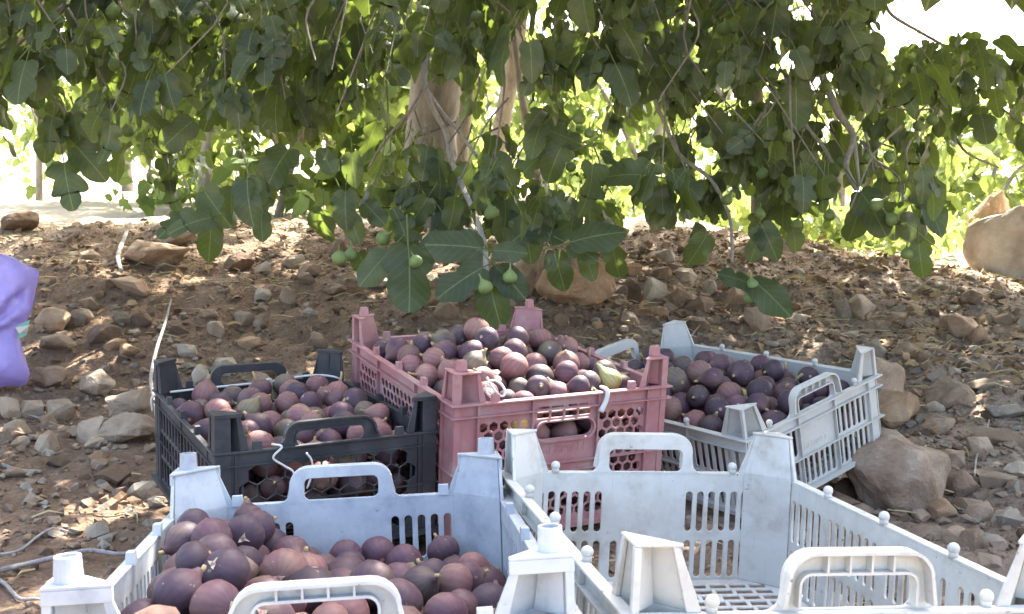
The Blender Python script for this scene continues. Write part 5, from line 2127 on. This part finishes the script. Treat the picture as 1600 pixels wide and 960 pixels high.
stick([(268, 468, 2.15), (258, 505, 2.08), (244, 548, 2.0), (236, 590, 1.95), (240, 625, 1.92), (246, 665, 1.90), (256, 730, 1.90), (262, 775, 1.90)], [.0018, .0028, .0034, .0034, .003, .0026, .0022, .002], M['dead_stick'],
      'tall pale stick leaning up beside the far corner of the black crate')
stick([(-60, 925), (0, 908), (40, 892), (90, 884), (140, 876), (190, 868), (240, 862)], [.0046, .0044, .004, .004, .0036, .0034, .003], M['root'], 'thick greyish root running across the soil to the tube-pegged crate', 'root', .012, 'root')
stick([(-60, 905), (0, 922), (30, 934), (62, 944), (120, 950)], [.0030, .003, .0026, .002, .0014], M['root'], 'thinner greyish root below the thick one', 'root', .006, 'root')
stick([(-30, 878), (0, 874), (32, 870), (60, 856), (85, 844), (115, 840)], [.0026, .0024, .0022, .0024, .002, .0012], M['root'], 'crooked dead twig above the thick root', 'stick')
stick([(-30, 742), (0, 744), (30, 743), (66, 747)], [.0048, .0048, .004, .003], M['dead_stick'], 'short pale stick poking in on the bare soil', 'stick')
stick([(38, 652), (68, 664), (100, 673), (118, 676)], [.002, .0026, .003, .0028], M['dead_stick'], 'long dry twig lying among the stones under the purple bag', 'stick')
stick([(1522, 758), (1526, 720), (1536, 700), (1545, 672)], [.0018, .0022, .002, .0015], M['dead_stick'], 'thin upright dry stalk among the tan stones', 'stick', .012)
stick([(1070, 560), (1084, 540), (1093, 528)], [.0016, .0018, .001], M['dead_stick'], 'small curved dry stalk just behind the tilted crate', 'stick', .03)
stick([(190, 440), (185, 410), (198, 380), (204, 362)], [.006, .008, .007, .008], M['dead_stick'], 'knobbly brown stump twig on the dark bank', 'stick', .03)

# ---------------------------------------------------------------- straw, fallen leaves and weeds
def straw_mass(name, n, area, seed, mat, ln=(.03, .10), w=.0016, up=.12):
    r = np.random.default_rng(seed)
    V, T = [], []
    for _ in range(n):
        x, y = area(r)
        if in_crate(x, y, .0):
            continue
        z = float(ground_z(x, y)) + .006
        a = r.uniform(0, 6.28); L_ = r.uniform(*ln)
        d = np.array([math.cos(a), math.sin(a), r.uniform(0, up)])
        p0 = np.array([x, y, z]); p1 = p0 + d * L_ * .5 + np.array([0, 0, r.uniform(0, .012)]); p2 = p0 + d * L_ + np.array([r.normal() * .01, r.normal() * .01, 0])
        s = np.array([-math.sin(a), math.cos(a), 0]) * w; h = np.array([0, 0, w * 1.5])
        b = len(V)
        V += [p0 - s, p0 + s, p0 + h, p1 - s, p1 + s, p1 + h, p2]
        T += [(b, b + 3, b + 5), (b, b + 5, b + 2), (b + 1, b + 2, b + 5), (b + 1, b + 5, b + 4), (b, b + 1, b + 4), (b, b + 4, b + 3), (b + 3, b + 6, b + 5), (b + 4, b + 5, b + 6), (b + 3, b + 4, b + 6)]
    return tag(link(name, tri_mesh(name, np.array(V), np.array(T), None, None, False), mat), kind='stuff')


def area_straw(r):
    if r.uniform() < .45:
        y = r.uniform(3.4, 4.9); x = r.uniform(-.52, .1) * y
    elif r.uniform() < .8:
        y = r.uniform(2.6, 4.8); x = r.uniform(.1, .56) * y
    else:
        y = r.uniform(1.2, 4.6); x = r.uniform(-.5, .55) * y
    return x, y


straw_mass('dry_grass', 1900, area_straw, 61, M['straw'])


def litter(name, n, area, seed):
    r = np.random.default_rng(seed)
    Vt, Tt, Ut = TPL[(0, 1, 0)]
    m = Vt[:, 1] > -.05
    items = []
    for _ in range(n):
        x, y = area(r)
        if in_crate(x, y, .0):
            continue
        nn = r.normal(size=3) * .45 + np.array([0, 0, 1.0])
        a = r.uniform(0, 6.28)
        items.append((frame_mat(np.array([x, y, float(ground_z(x, y)) + r.uniform(.006, .022)]), (math.cos(a), math.sin(a), r.normal() * .3), nn, r.uniform(.018, .045)), int(r.integers(4)), 1, r.uniform(0, 1)))
    me = mass(name, items, 0)
    return tag(link(name, me, M['dry_leaf']), kind='stuff')


def area_litter(r):
    if r.uniform() < .75:
        y = r.uniform(2.7, 4.7); x = r.uniform(.12, .56) * y
    else:
        y = r.uniform(3.0, 4.7); x = r.uniform(-.5, .56) * y
    return x, y


litter('fallen_leaves', 800, area_litter, 62)


def weeds(name, n, area, seed):
    r = np.random.default_rng(seed)
    items = []
    for _ in range(n):
        x, y, h = area(r)
        z = float(ground_z(x, y))
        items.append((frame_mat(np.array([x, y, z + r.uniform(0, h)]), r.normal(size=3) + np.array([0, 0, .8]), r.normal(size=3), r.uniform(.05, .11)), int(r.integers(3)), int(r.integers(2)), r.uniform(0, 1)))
    return tag(link(name, mass(name, items, 0), M['far_leaf']), kind='stuff')


def area_weed(r):
    c = [(1.35, 5.3), (1.6, 5.6), (1.9, 5.4), (2.2, 6.2), (1.1, 6.2), (2.7, 6.8), (-.9, 7.5), (-2.5, 8.5), (.7, 7.2)]
    q = c[int(r.integers(len(c)))]
    return q[0] + r.normal() * .22, q[1] + r.normal() * .3, .16


weeds('weeds', 1500, area_weed, 63)
